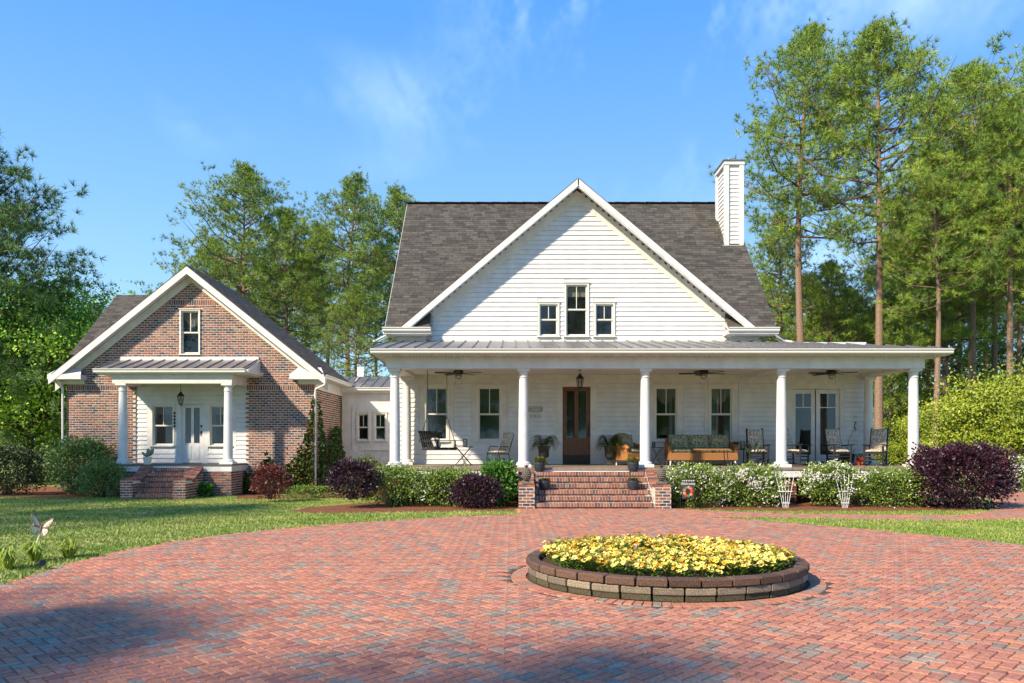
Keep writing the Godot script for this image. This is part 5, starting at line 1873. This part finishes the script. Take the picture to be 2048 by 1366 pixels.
func wicker_seat(called: String, label: String, category: String, at: Vector3, turn: float, w: float, seats: int) -> void:   # faces +z
	var S := thing(called, label, category, at, "", turn)
	var b := MB.new()
	b.cbox(Vector3(0, 0.27, 0.02), Vector3(w, 0.26, 0.66), 0.03)
	put(S, "base", b, M.wicker)
	var bk := MB.new()
	var n := 24
	for i in n:   # arched back in slats of weave
		var u := -1.0 + 2.0 * (i + 0.5) / n
		var top := 0.86 + 0.06 * sin(PI * (u * 0.5 + 0.5)) if seats > 1 else 0.8 + 0.22 * sqrt(maxf(0.05, 1 - u * u)) - (0.04 if absf(u) < 0.12 else 0.0)
		bk.box(Vector3(u * w * 0.48, (0.38 + top) * 0.5, -0.3 - 0.06), Vector3(w * 0.96 / n + 0.002, top - 0.38, 0.06), Basis(Vector3.RIGHT, -0.12))
	put(S, "back", bk, M.wicker)
	for s in [-1, 1]:
		var a := MB.new()
		a.cbox(Vector3(s * (w * 0.5 - 0.05), 0.47, 0.0), Vector3(0.1, 0.22, 0.62), 0.02)
		a.tube([Vector3(s * (w * 0.5 - 0.04), 0.7, -0.36), Vector3(s * (w * 0.5 - 0.03), 0.61, -0.1), Vector3(s * (w * 0.5 - 0.02), 0.59, 0.26), Vector3(s * (w * 0.5 - 0.03), 0.52, 0.34)], [0.05, 0.065, 0.075, 0.06], 10)
		put(S, "arm", a, M.wicker)
		for z in [-0.25, 0.3]:
			var l := MB.new()
			l.tube([Vector3(s * (w * 0.5 - 0.07), 0.15, z), Vector3(s * (w * 0.5 - 0.05), 0.0, z + 0.03)], [0.028, 0.02], 8)
			put(S, "leg", l, M.white_pot)
	var sw := (w - 0.22) / seats
	for i in seats:
		var x := -w * 0.5 + 0.11 + sw * (i + 0.5)
		cushion(S, "seat_cushion", Vector3(x, 0.45, 0.06), Vector3(sw - 0.01, 0.6, 0.17), Basis(Vector3.RIGHT, -PI / 2), "floral_green")
		cushion(S, "back_cushion", Vector3(x, 0.72, -0.2), Vector3(sw - 0.01, 0.5, 0.2), Basis(Vector3.RIGHT, -0.2), "floral_green")

func folding_table(label: String, at: Vector3, w: float, h: float) -> void:
	var t := thing("folding_table", label, "side table", at)
	var m := MB.new()
	m.cbox(Vector3(0, h, 0), Vector3(w, 0.025, 0.38), 0.006)
	put(t, "table_top", m, M.dark_wood)
	for z in [-0.15, 0.15]:
		for s in [-1, 1]:
			var l := MB.new()
			l.tube([Vector3(-s * w * 0.36, h - 0.02, z), Vector3(s * w * 0.42, 0.0, z)], 0.01, 6)
			put(t, "leg", l, M.black_iron)

func box_lantern(label: String, at: Vector3, s: float) -> void:
	var t := thing("candle_lantern", label, "lantern", at)
	var m := MB.new()
	m.cbox(Vector3(0, 0.012, 0), Vector3(s, 0.024, s), 0.004)
	m.cbox(Vector3(0, s * 1.7, 0), Vector3(s, 0.024, s), 0.004)
	for a in [-1, 1]:
		for b in [-1, 1]:
			m.box(Vector3(a * (s * 0.5 - 0.008), s * 0.85, b * (s * 0.5 - 0.008)), Vector3(0.016, s * 1.7, 0.016))
		m.tube([Vector3(-s * 0.45, s * 0.3, a * s * 0.48), Vector3(0, s * 0.85, a * s * 0.48), Vector3(s * 0.45, s * 1.4, a * s * 0.48)], 0.006, 4)
		m.tube([Vector3(s * 0.45, s * 0.3, a * s * 0.48), Vector3(0, s * 0.85, a * s * 0.48), Vector3(-s * 0.45, s * 1.4, a * s * 0.48)], 0.006, 4)
	put(t, "frame", m, M.black_iron)
	var c := MB.new()
	c.lathe(Vector3(0, 0.024, 0), [Vector2(s * 0.22, 0), Vector2(s * 0.22, s * 0.7), Vector2(0, s * 0.7)], 12)
	put(t, "candle", c, M.white_pot)

func text(parent: Node, s: String, size: float, at: Vector3, k: Color, turn := Basis()) -> void:
	var t := TextMesh.new()
	t.text = s
	t.font = SystemFont.new()
	t.font.font_names = PackedStringArray(["Droid Serif"])
	t.font_size = 32
	t.pixel_size = size / 32.0
	t.depth = 0.003
	var m := StandardMaterial3D.new()
	m.albedo_color = k.linear_to_srgb()
	m.roughness = 0.7
	var o := put(parent, "lettering", t, m)
	o.transform = Transform3D(turn, at)

func porch_things() -> void:
	var FL := 1.04
	# swing on chains
	var S := thing("porch_swing", "dark slatted porch swing hanging on chains beside the first window", "swing", Vector3(-2.4, FL, -23.9), "", 1.15)
	var fr := MB.new()
	for z in [-0.05, 0.12, 0.29, 0.42]:
		fr.cbox(Vector3(0, 0.55 - (0.0 if z > 0 else 0.03), z), Vector3(1.15, 0.025, 0.13), 0.006)
	for s in [-1, 1]:
		fr.cbox(Vector3(s * 0.54, 0.52, 0.18), Vector3(0.05, 0.06, 0.6), 0.008)
	put(S, "seat", fr, M.dark_wood)
	for i in 9:
		var sl := MB.new()
		sl.cbox(Vector3(-0.5 + i * 0.125, 0.8, -0.18), Vector3(0.085, 0.5, 0.02), 0.005, Basis(Vector3.RIGHT, -0.25))
		put(S, "back_slat", sl, M.dark_wood)
	var rl := MB.new()
	rl.cbox(Vector3(0, 1.04, -0.245), Vector3(1.15, 0.07, 0.035), 0.008, Basis(Vector3.RIGHT, -0.25))
	put(S, "top_rail", rl, M.dark_wood)
	for s in [-1, 1]:
		var a := MB.new()
		a.cbox(Vector3(s * 0.56, 0.78, 0.14), Vector3(0.08, 0.025, 0.62), 0.008)
		a.box(Vector3(s * 0.55, 0.66, 0.42), Vector3(0.04, 0.22, 0.04))
		put(S, "arm", a, M.dark_wood)
		var c := MB.new()
		for q in [[-0.2, 0.92], [0.44, 0.8]]:
			c.tube([Vector3(s * 0.6, q[1] - 0.2, q[0]), Vector3(s * 0.6, 1.55, 0.1)], 0.01, 6)
		c.tube([Vector3(s * 0.6, 1.55, 0.1), Vector3(s * 0.6, 2.94, 0.1)], 0.01, 6)
		put(S, "chain", c, M.black_iron)
	cushion(S, "cushion", Vector3(0.1, 0.72, 0.0), Vector3(0.42, 0.3, 0.12), Basis(Vector3.RIGHT, -0.4), "curtain")
	folding_table("folding side table with crossed legs between swing and patio chair", Vector3(-1.53, FL, -24.3), 0.62, 0.58)
	box_lantern("square filigree lantern on the folding table by the swing", Vector3(-1.48, FL + 0.594, -24.3), 0.13)
	# patio chair with cushion
	var C := thing("patio_chair", "black metal patio chair with tan floral cushion by the second window", "chair", Vector3(-0.42, FL, -24.1), "", -0.9)
	var cf := MB.new()
	for s in [-1, 1]:
		cf.tube([Vector3(s * 0.27, 0.0, 0.28), Vector3(s * 0.27, 0.38, 0.24), Vector3(s * 0.27, 0.6, 0.12), Vector3(s * 0.27, 0.58, -0.2)], 0.014, 6)
		cf.tube([Vector3(s * 0.25, 0.0, -0.3), Vector3(s * 0.25, 0.36, -0.2), Vector3(s * 0.25, 0.98, -0.42)], 0.014, 6)
		cf.tube([Vector3(s * 0.26, 0.37, 0.24), Vector3(s * 0.25, 0.36, -0.2)], 0.014, 6)
	put(C, "frame", cf, M.black_iron)
	cushion(C, "seat_cushion", Vector3(0, 0.42, 0.04), Vector3(0.5, 0.52, 0.1), Basis(Vector3.RIGHT, -PI / 2), "floral_black")
	cushion(C, "back_cushion", Vector3(0, 0.74, -0.3), Vector3(0.5, 0.62, 0.1), Basis(Vector3.RIGHT, -0.33), "floral_black")
	urn("iron urn with drooping fern left of the front door", Vector3(1.0, FL, -24.2))
	urn("iron urn with fern between front door and wicker armchair", Vector3(3.08, FL, -24.2))
	wicker_seat("wicker_armchair", "orange wicker armchair with green floral cushions by the column", "armchair", Vector3(3.72, FL, -24.25), 0.6, 0.85, 1)
	wicker_seat("wicker_sofa", "long orange wicker sofa with three green floral cushions", "sofa", Vector3(5.95, FL, -24.3), 0.0, 2.15, 3)
	folding_table("small folding tray table between wicker armchair and sofa", Vector3(4.56, FL, -24.2), 0.4, 0.56)
	box_lantern("tall narrow lantern on the tray table beside the sofa", Vector3(4.45, FL + 0.574, -24.2), 0.09)
	var ct := thing("coffee_table", "wicker topped coffee table on thin legs before the sofa", "coffee table", Vector3(6.05, FL, -23.35))
	var tt := MB.new()
	tt.cbox(Vector3(0, 0.5, 0), Vector3(1.0, 0.05, 0.45), 0.012)
	put(ct, "table_top", tt, M.wicker)
	for s in [-1, 1]:
		for z in [-0.18, 0.18]:
			var l := MB.new()
			l.tube([Vector3(s * 0.42, 0.48, z), Vector3(s * 0.46, 0.0, z)], 0.012, 6)
			put(ct, "leg", l, M.black_iron)
	var et := thing("end_table", "dark square end table between sofa and first rocking chair", "side table", Vector3(7.18, FL, -24.3))
	var em := MB.new()
	em.cbox(Vector3(0, 0.5, 0), Vector3(0.42, 0.03, 0.38), 0.006)
	put(et, "table_top", em, M.dark_wood)
	for s in [-1, 1]:
		for z in [-0.16, 0.16]:
			var l := MB.new()
			l.box(Vector3(s * 0.18, 0.245, z), Vector3(0.03, 0.48, 0.03))
			put(et, "leg", l, M.dark_wood)
	box_lantern("dark lantern on the end table by the sofa", Vector3(7.26, FL + 0.516, -24.25), 0.13)
	pot("small green plant in a dark pot on the end table", Vector3(7.08, FL + 0.516, -24.3), 0.07, 0.1, "blue_pot", [Color(0.05, 0.11, 0.02), Color(0.08, 0.15, 0.02)], 60, 0.1)
	rocking_chair("dark rocking chair with floral cushion facing out beside the end table", Vector3(7.63, FL, -23.95), -0.1)
	rocking_chair("dark rocking chair half hidden behind the fourth porch column", Vector3(8.85, FL, -23.95), 0.75)
	rocking_chair("dark rocking chair facing out before the glazed doors", Vector3(10.15, FL, -23.95), 0.1)
	rocking_chair("dark rocking chair turned sideways nearest the porch corner column", Vector3(11.2, FL, -23.7), -0.7)
	pot("low black pot with strappy leaves beside the first rocking chair", Vector3(7.35, FL, -23.4), 0.17, 0.22, "blue_pot", [Color(0.05, 0.09, 0.02), Color(0.03, 0.06, 0.015)], 14, 0.4, true)
	pot("big dark pot between the two right hand rocking chairs", Vector3(10.72, FL, -24.6), 0.23, 0.36, "blue_pot", [Color(0.06, 0.1, 0.02)], 12, 0.2, true)
	pot("red bucket under the corner rocking chair", Vector3(11.0, FL, -24.3), 0.13, 0.24, "red_plastic", [Color(0.2, 0.24, 0.04)], 30, 0.12)
	# stalk of an orchid in the big pot
	var oc := MB.new()
	oc.col = Color(0.06, 0.05, 0.03)
	oc.tube([Vector3(10.72, FL + 0.3, -24.62), Vector3(10.8, FL + 0.8, -24.7), Vector3(11.0, FL + 1.1, -24.8), Vector3(11.05, FL + 1.35, -24.8)], 0.008, 5)
	for k in 6:
		oc.ball(Vector3(11.03 + 0.03 * (k % 2), FL + 1.08 + k * 0.055, -24.78), Vector3(0.025, 0.03, 0.02), 6, 5, Color(0.05, 0.04, 0.04) if k % 3 else Color(0.5, 0.45, 0.4))
	top("flower_stalk", oc, M.plain, "thin dark flower stalk arching up from the big dark pot", "plant")
	# potted plants on the steps
	var lime := [Color(0.16, 0.24, 0.02), Color(0.2, 0.25, 0.02), Color(0.28, 0.11, 0.04), Color(0.1, 0.17, 0.02)]
	var sage := [Color(0.07, 0.1, 0.03), Color(0.1, 0.13, 0.04)]
	pot("blue pot with lime and rust leaves on the top step below the left column", Vector3(0.77, 0.93, -21.62), 0.165, 0.27, "blue_pot", lime, 150, 0.12)
	pot("blue pot with lime leaves on the top step before the third column", Vector3(3.4, 0.93, -21.62), 0.165, 0.27, "blue_pot", lime, 150, 0.11)
	pot("blue pot of low grey green plants on the middle step by the left pier", Vector3(0.87, 0.465, -20.86), 0.165, 0.26, "blue_pot", sage, 130, 0.07)
	pot("blue pot of low grey green plants on the middle step by the right pier", Vector3(3.28, 0.465, -20.86), 0.165, 0.26, "blue_pot", sage, 130, 0.07)
	# stone pineapples on the step piers
	for q in [[0.385, "stone pineapple finial on the left step pier"], [3.955, "stone pineapple finial on the right step pier"]]:
		var P := thing("pineapple_finial", q[1], "garden ornament", Vector3(q[0], 0.642, -20.38))
		var b := MB.new()
		b.cbox(Vector3(0, 0.03, 0), Vector3(0.24, 0.06, 0.24), 0.01)
		b.lathe(Vector3.ZERO, [Vector2(0.1, 0.06), Vector2(0.07, 0.08), Vector2(0.09, 0.1)], 16)
		put(P, "base", b, M.stone)
		var f := MB.new()
		f.ball(Vector3(0, 0.26, 0), Vector3(0.115, 0.17, 0.115), 16, 12)
		for r in 8:
			for k in 11:
				var a := TAU * (k + 0.5 * (r % 2)) / 11.0
				var t := -1.15 + 2.3 * r / 7.0
				var d := Vector3(cos(a) * cos(t), sin(t), sin(a) * cos(t))
				f.ball(Vector3(0, 0.26, 0) + d * Vector3(0.113, 0.168, 0.113), Vector3.ONE * 0.026 * (0.5 + 0.5 * cos(t)), 5, 4)
		put(P, "fruit", f, M.stone)
		var lf := MB.new()
		for k in 14:
			var a := TAU * k / 14.0 * 1.6
			var d := Vector3(cos(a), 0.9 + 0.5 * (k % 3), sin(a)).normalized()
			lf.leaf(Vector3(0, 0.42, 0), d, Vector3(-d.x, 1, -d.z).normalized(), 0.13, 0.05, Color(1, 1, 1))
		put(P, "leaf_crown", lf, M.stone)
	var la := thing("table_lamp", "brass table lamp with cream shade inside the third window", "lamp", Vector3(X(1331, 25.8), FL, -25.85))
	var lt := MB.new()
	lt.lathe(Vector3.ZERO, [Vector2(0.2, 0), Vector2(0.2, 0.6), Vector2(0.0, 0.62)], 16)
	put(la, "stand", lt, M.dark_wood)
	var lbs := MB.new()
	lbs.lathe(Vector3(0, 0.62, 0), [Vector2(0.09, 0), Vector2(0.05, 0.05), Vector2(0.09, 0.18), Vector2(0.03, 0.3), Vector2(0.02, 0.42)], 16)
	put(la, "base", lbs, M.urn_iron)
	var lsh := MB.new()
	lsh.lathe(Vector3(0, 0.98, 0), [Vector2(0.24, 0), Vector2(0.12, 0.28)], 20)
	put(la, "lamp_shade", lsh, M.lamp_shade)
	# wall sign, partly behind the second column
	var sg := thing("house_sign", "cream wooden name sign with hanging tags half behind the column", "sign", W(1064, 818, 25.2))
	var bd := MB.new()
	bd.cbox(Vector3(0, 0, 0), Vector3(0.66, 0.15, 0.02), 0.005)
	put(sg, "board", bd, M.black_iron)
	var face := MB.new()
	face.cbox(Vector3(0, 0, 0.006), Vector3(0.63, 0.125, 0.014), 0.003)
	put(sg, "face", face, M.curtain)
	text(sg, "FARMHOUSE", 0.105, Vector3(0, 0, 0.015), Color(0.04, 0.03, 0.025))
	for k in 3:
		var tg := MB.new()
		tg.cbox(Vector3(-0.02 + k * 0.13, -0.235, 0), Vector3(0.1, 0.11, 0.014), 0.004)
		tg.tube([Vector3(-0.02 + k * 0.13, -0.07, 0), Vector3(-0.02 + k * 0.13, -0.185, 0)], 0.004, 4)
		put(sg, "hanging_tag", tg, M.curtain)
		text(sg, ["?", "8", "7"][k] if k > 0 else "6", 0.08, Vector3(-0.02 + k * 0.13, -0.235, 0.008), Color(0.05, 0.04, 0.03))
	# slim plaque beside the cottage door
	var pq := MB.new()
	for k in 5:
		pq.lathe(W(349, 826 + k * 6.5, 26.72) + Vector3(0, 0, 0), [Vector2(0.0, -0.05), Vector2(0.035, -0.03), Vector2(0.04, 0.0), Vector2(0.02, 0.04), Vector2(0.0, 0.05)], 8)
	top("wall_plaque", pq, M.black_iron, "slim dark ornament on the wall beside the cottage door", "ornament")
	# white potted cactus on the cottage porch
	var K := thing("potted_cactus", "pale cactus in white pot at the cottage porch edge", "potted plant", Vector3(-12.0, FL, -25.35))
	var kp := MB.new()
	kp.lathe(Vector3.ZERO, [Vector2(0.0, 0), Vector2(0.1, 0), Vector2(0.14, 0.22), Vector2(0.15, 0.25), Vector2(0.13, 0.25), Vector2(0, 0.23)], 20)
	put(K, "pot", kp, M.white_pot)
	var kc := MB.new()
	for q in [[0, 0.34, 0, 0.0], [-0.1, 0.33, 0.02, 0.8], [0.1, 0.35, 0.0, -0.7], [0.02, 0.42, -0.03, 0.2], [0.15, 0.42, 0.0, -0.3]]:
		var tmp := MB.new()
		tmp.ball(Vector3.ZERO, Vector3(0.06, 0.11, 0.02), 10, 8, Color(0.2, 0.24, 0.15))
		var bs := Basis(Vector3.BACK, q[3]) * Basis(Vector3.UP, q[0] * 4.0)
		for i in tmp.v.size():
			kc.v.push_back(Vector3(q[0], q[1], q[2]) + bs * tmp.v[i])
			kc.n.push_back(bs * tmp.n[i])
			kc.c.push_back(tmp.c[i])
	put(K, "cactus", kc, M.plain)

func yard_things() -> void:
	# garden flag
	var Fz := 20.15
	var Fg := thing("garden_flag", "black garden flag with welcome lettering and red flower wreath", "flag", Vector3(X(1376, Fz), 0, -Fz))
	var po := MB.new()
	po.tube([Vector3(-0.2, 0, 0), Vector3(-0.2, 0.78, 0), Vector3(0.2, 0.78, 0)], 0.008, 6)
	put(Fg, "pole", po, M.black_iron)
	var cl := MB.new()
	cl.col = Color(0.03, 0.035, 0.045)
	for i in 8:
		var x0 := -0.155 + i * 0.03875
		var x1 := x0 + 0.03875
		var z0 := 0.012 * sin(i * 0.9)
		var z1 := 0.012 * sin((i + 1) * 0.9)
		cl.hexa([Vector3(x0, 0.28, z0 + 0.002), Vector3(x1, 0.28, z1 + 0.002), Vector3(x1, 0.28, z1 - 0.002), Vector3(x0, 0.28, z0 - 0.002), Vector3(x0, 0.765, z0 + 0.002), Vector3(x1, 0.765, z1 + 0.002), Vector3(x1, 0.765, z1 - 0.002), Vector3(x0, 0.765, z0 - 0.002)])
	for i in 7:
		cl.box(Vector3(-0.135 + i * 0.045, 0.75, 0.016), Vector3(0.022, 0.03, 0.004), Basis(), Color(0.7, 0.7, 0.66))
	put(Fg, "cloth", cl, M.plain)
	text(Fg, "Welcome", 0.085, Vector3(0, 0.67, 0.016), Color(0.75, 0.75, 0.72))
	for k in 9:
		var a := TAU * k / 9.0
		var fl := MB.new()
		fl.lathe(Vector3.ZERO, [Vector2(0.0, 0.012), Vector2(0.02, 0.012), Vector2(0.042, 0.004), Vector2(0.042, 0.0)], 9, [Color(0.55, 0.03, 0.02), Color(0.6, 0.12, 0.08), Color(0.5, 0.28, 0.1)][k % 3] if k % 4 != 3 else Color(0.08, 0.16, 0.08))
		var o := put(Fg, "wreath_flower", fl, M.plain)
		o.transform = Transform3D(Basis(Vector3.RIGHT, PI / 2), Vector3(cos(a) * 0.1, 0.46 + sin(a) * 0.115, 0.014))
	# fan trellises
	for q in [[1571.0, "white fan trellis before the brick lattice pier"], [1690.0, "white fan trellis between two flowering shrubs"]]:
		var Tz := 20.5
		var Tr := thing("fan_trellis", q[1], "trellis", Vector3(X(q[0], Tz), 0, -Tz), "white fan trellises")
		for k in 5:
			var s := (k - 2) * 0.5
			var sl := MB.new()
			sl.tube([Vector3(s * 0.06, 0, 0), Vector3(s * 0.14, 0.4, 0), Vector3(s * 0.25, 0.9, -0.05)], 0.007, 6)
			put(Tr, "slat", sl, M.white_metal)
		for y in [0.14, 0.45]:
			var r := MB.new()
			var hw: float = 0.07 + y * 0.24
			r.box(Vector3(0, y, 0.016), Vector3(hw * 2, 0.022, 0.01))
			put(Tr, "cross_bar", r, M.white_metal)
	# butterfly stake
	var B := thing("butterfly_stake", "white cut metal butterfly on a stake in the lawn", "garden ornament", Vector3(-7.42, 0, -12.1), "", 0.25)
	var st := MB.new()
	st.tube([Vector3(-0.09, 0, 0), Vector3(0.02, 0.36, 0)], 0.011, 6)
	put(B, "stake", st, M.white_metal)
	for s in [-1, 1]:
		for q in [[[[0.0, 0.0], [0.05, 0.1], [0.12, 0.17], [0.155, 0.19], [0.155, 0.12], [0.11, 0.03]], "upper_wing", 0.4], [[[0.0, 0.0], [0.1, 0.02], [0.13, -0.03], [0.1, -0.1], [0.05, -0.11]], "lower_wing", 0.39]]:
			var w := MB.new()
			var pts: Array = q[0]
			var c := Vector2.ZERO
			for p in pts:
				c += Vector2(p[0], p[1]) / pts.size()
			for i in pts.size():   # an openwork wing: rim with spokes
				var a := Vector3(pts[i][0] * s, pts[i][1], pts[i][0] * 0.45)
				var b := Vector3(pts[(i + 1) % pts.size()][0] * s, pts[(i + 1) % pts.size()][1], pts[(i + 1) % pts.size()][0] * 0.45)
				w.tube([a, b], 0.008, 5, Color(0.25, 0.17, 0.12))
				var m := a.lerp(b, 0.5)
				var o := Vector3(0.01 * s, 0.0, 0.004)
				var side := (b - a).normalized() * 0.011
				w.quad(o - side * 0.3, m - side, m + side, o + side * 0.3, Color(0.7, 0.66, 0.62))
				w.quad(o - side * 0.3, a - side * 0.8, a + side * 0.8, o + side * 0.3, Color(0.7, 0.66, 0.62))
			var wo := put(B, q[1], w, M.plain)
			wo.position = Vector3(0.02, q[2], 0)
			wo.rotation.z = -0.25
	var bo := MB.new()
	bo.tube([Vector3(-0.01, 0.3, 0.01), Vector3(0.02, 0.4, 0.012), Vector3(0.04, 0.46, 0.012)], [0.008, 0.014, 0.006], 6, Color(0.25, 0.15, 0.1))
	put(B, "body", bo, M.plain)
	# fallen garden spotlight
	var L := thing("garden_spotlight", "black tubular garden spotlight lying at the drive edge", "light", Vector3(-6.42, 0.05, -10.45), "", -0.75)
	var lb := MB.new()
	lb.tube([Vector3(-0.16, 0.0, 0), Vector3(0.08, 0.05, 0), Vector3(0.09, 0.052, 0), Vector3(0.17, 0.068, 0)], [0.016, 0.026, 0.04, 0.042], 12)
	put(L, "housing", lb, M.black_iron)
	var lw := MB.new()
	lw.tube([Vector3(0.02, 0.03, 0), Vector3(0.03, -0.05, 0.02)], 0.01, 6)
	put(L, "stake", lw, M.black_iron)
	# antenna on the link roof
	var A := thing("antenna_panel", "small white antenna panel on a bent mast above the link roof", "antenna", Vector3(-6.35, 4.1, -31.6))
	var mast := MB.new()
	mast.tube([Vector3(-0.12, -0.1, 0), Vector3(-0.12, 0.12, 0), Vector3(0.1, 0.42, 0)], 0.02, 6)
	put(A, "mast", mast, M.gutter_metal)
	var pn := MB.new()
	pn.cbox(Vector3(0.14, 0.56, 0.03), Vector3(0.26, 0.4, 0.06), 0.012)
	put(A, "panel", pn, M.white_metal)

func _ready() -> void:
	rng.seed = 7
	world()
	materials()
	ground()
	farmhouse()
	cottage()
	trees()
	rng.seed = 31
	shrubs()
	flower_bed()
	litter()
	porch_things()
	yard_things()
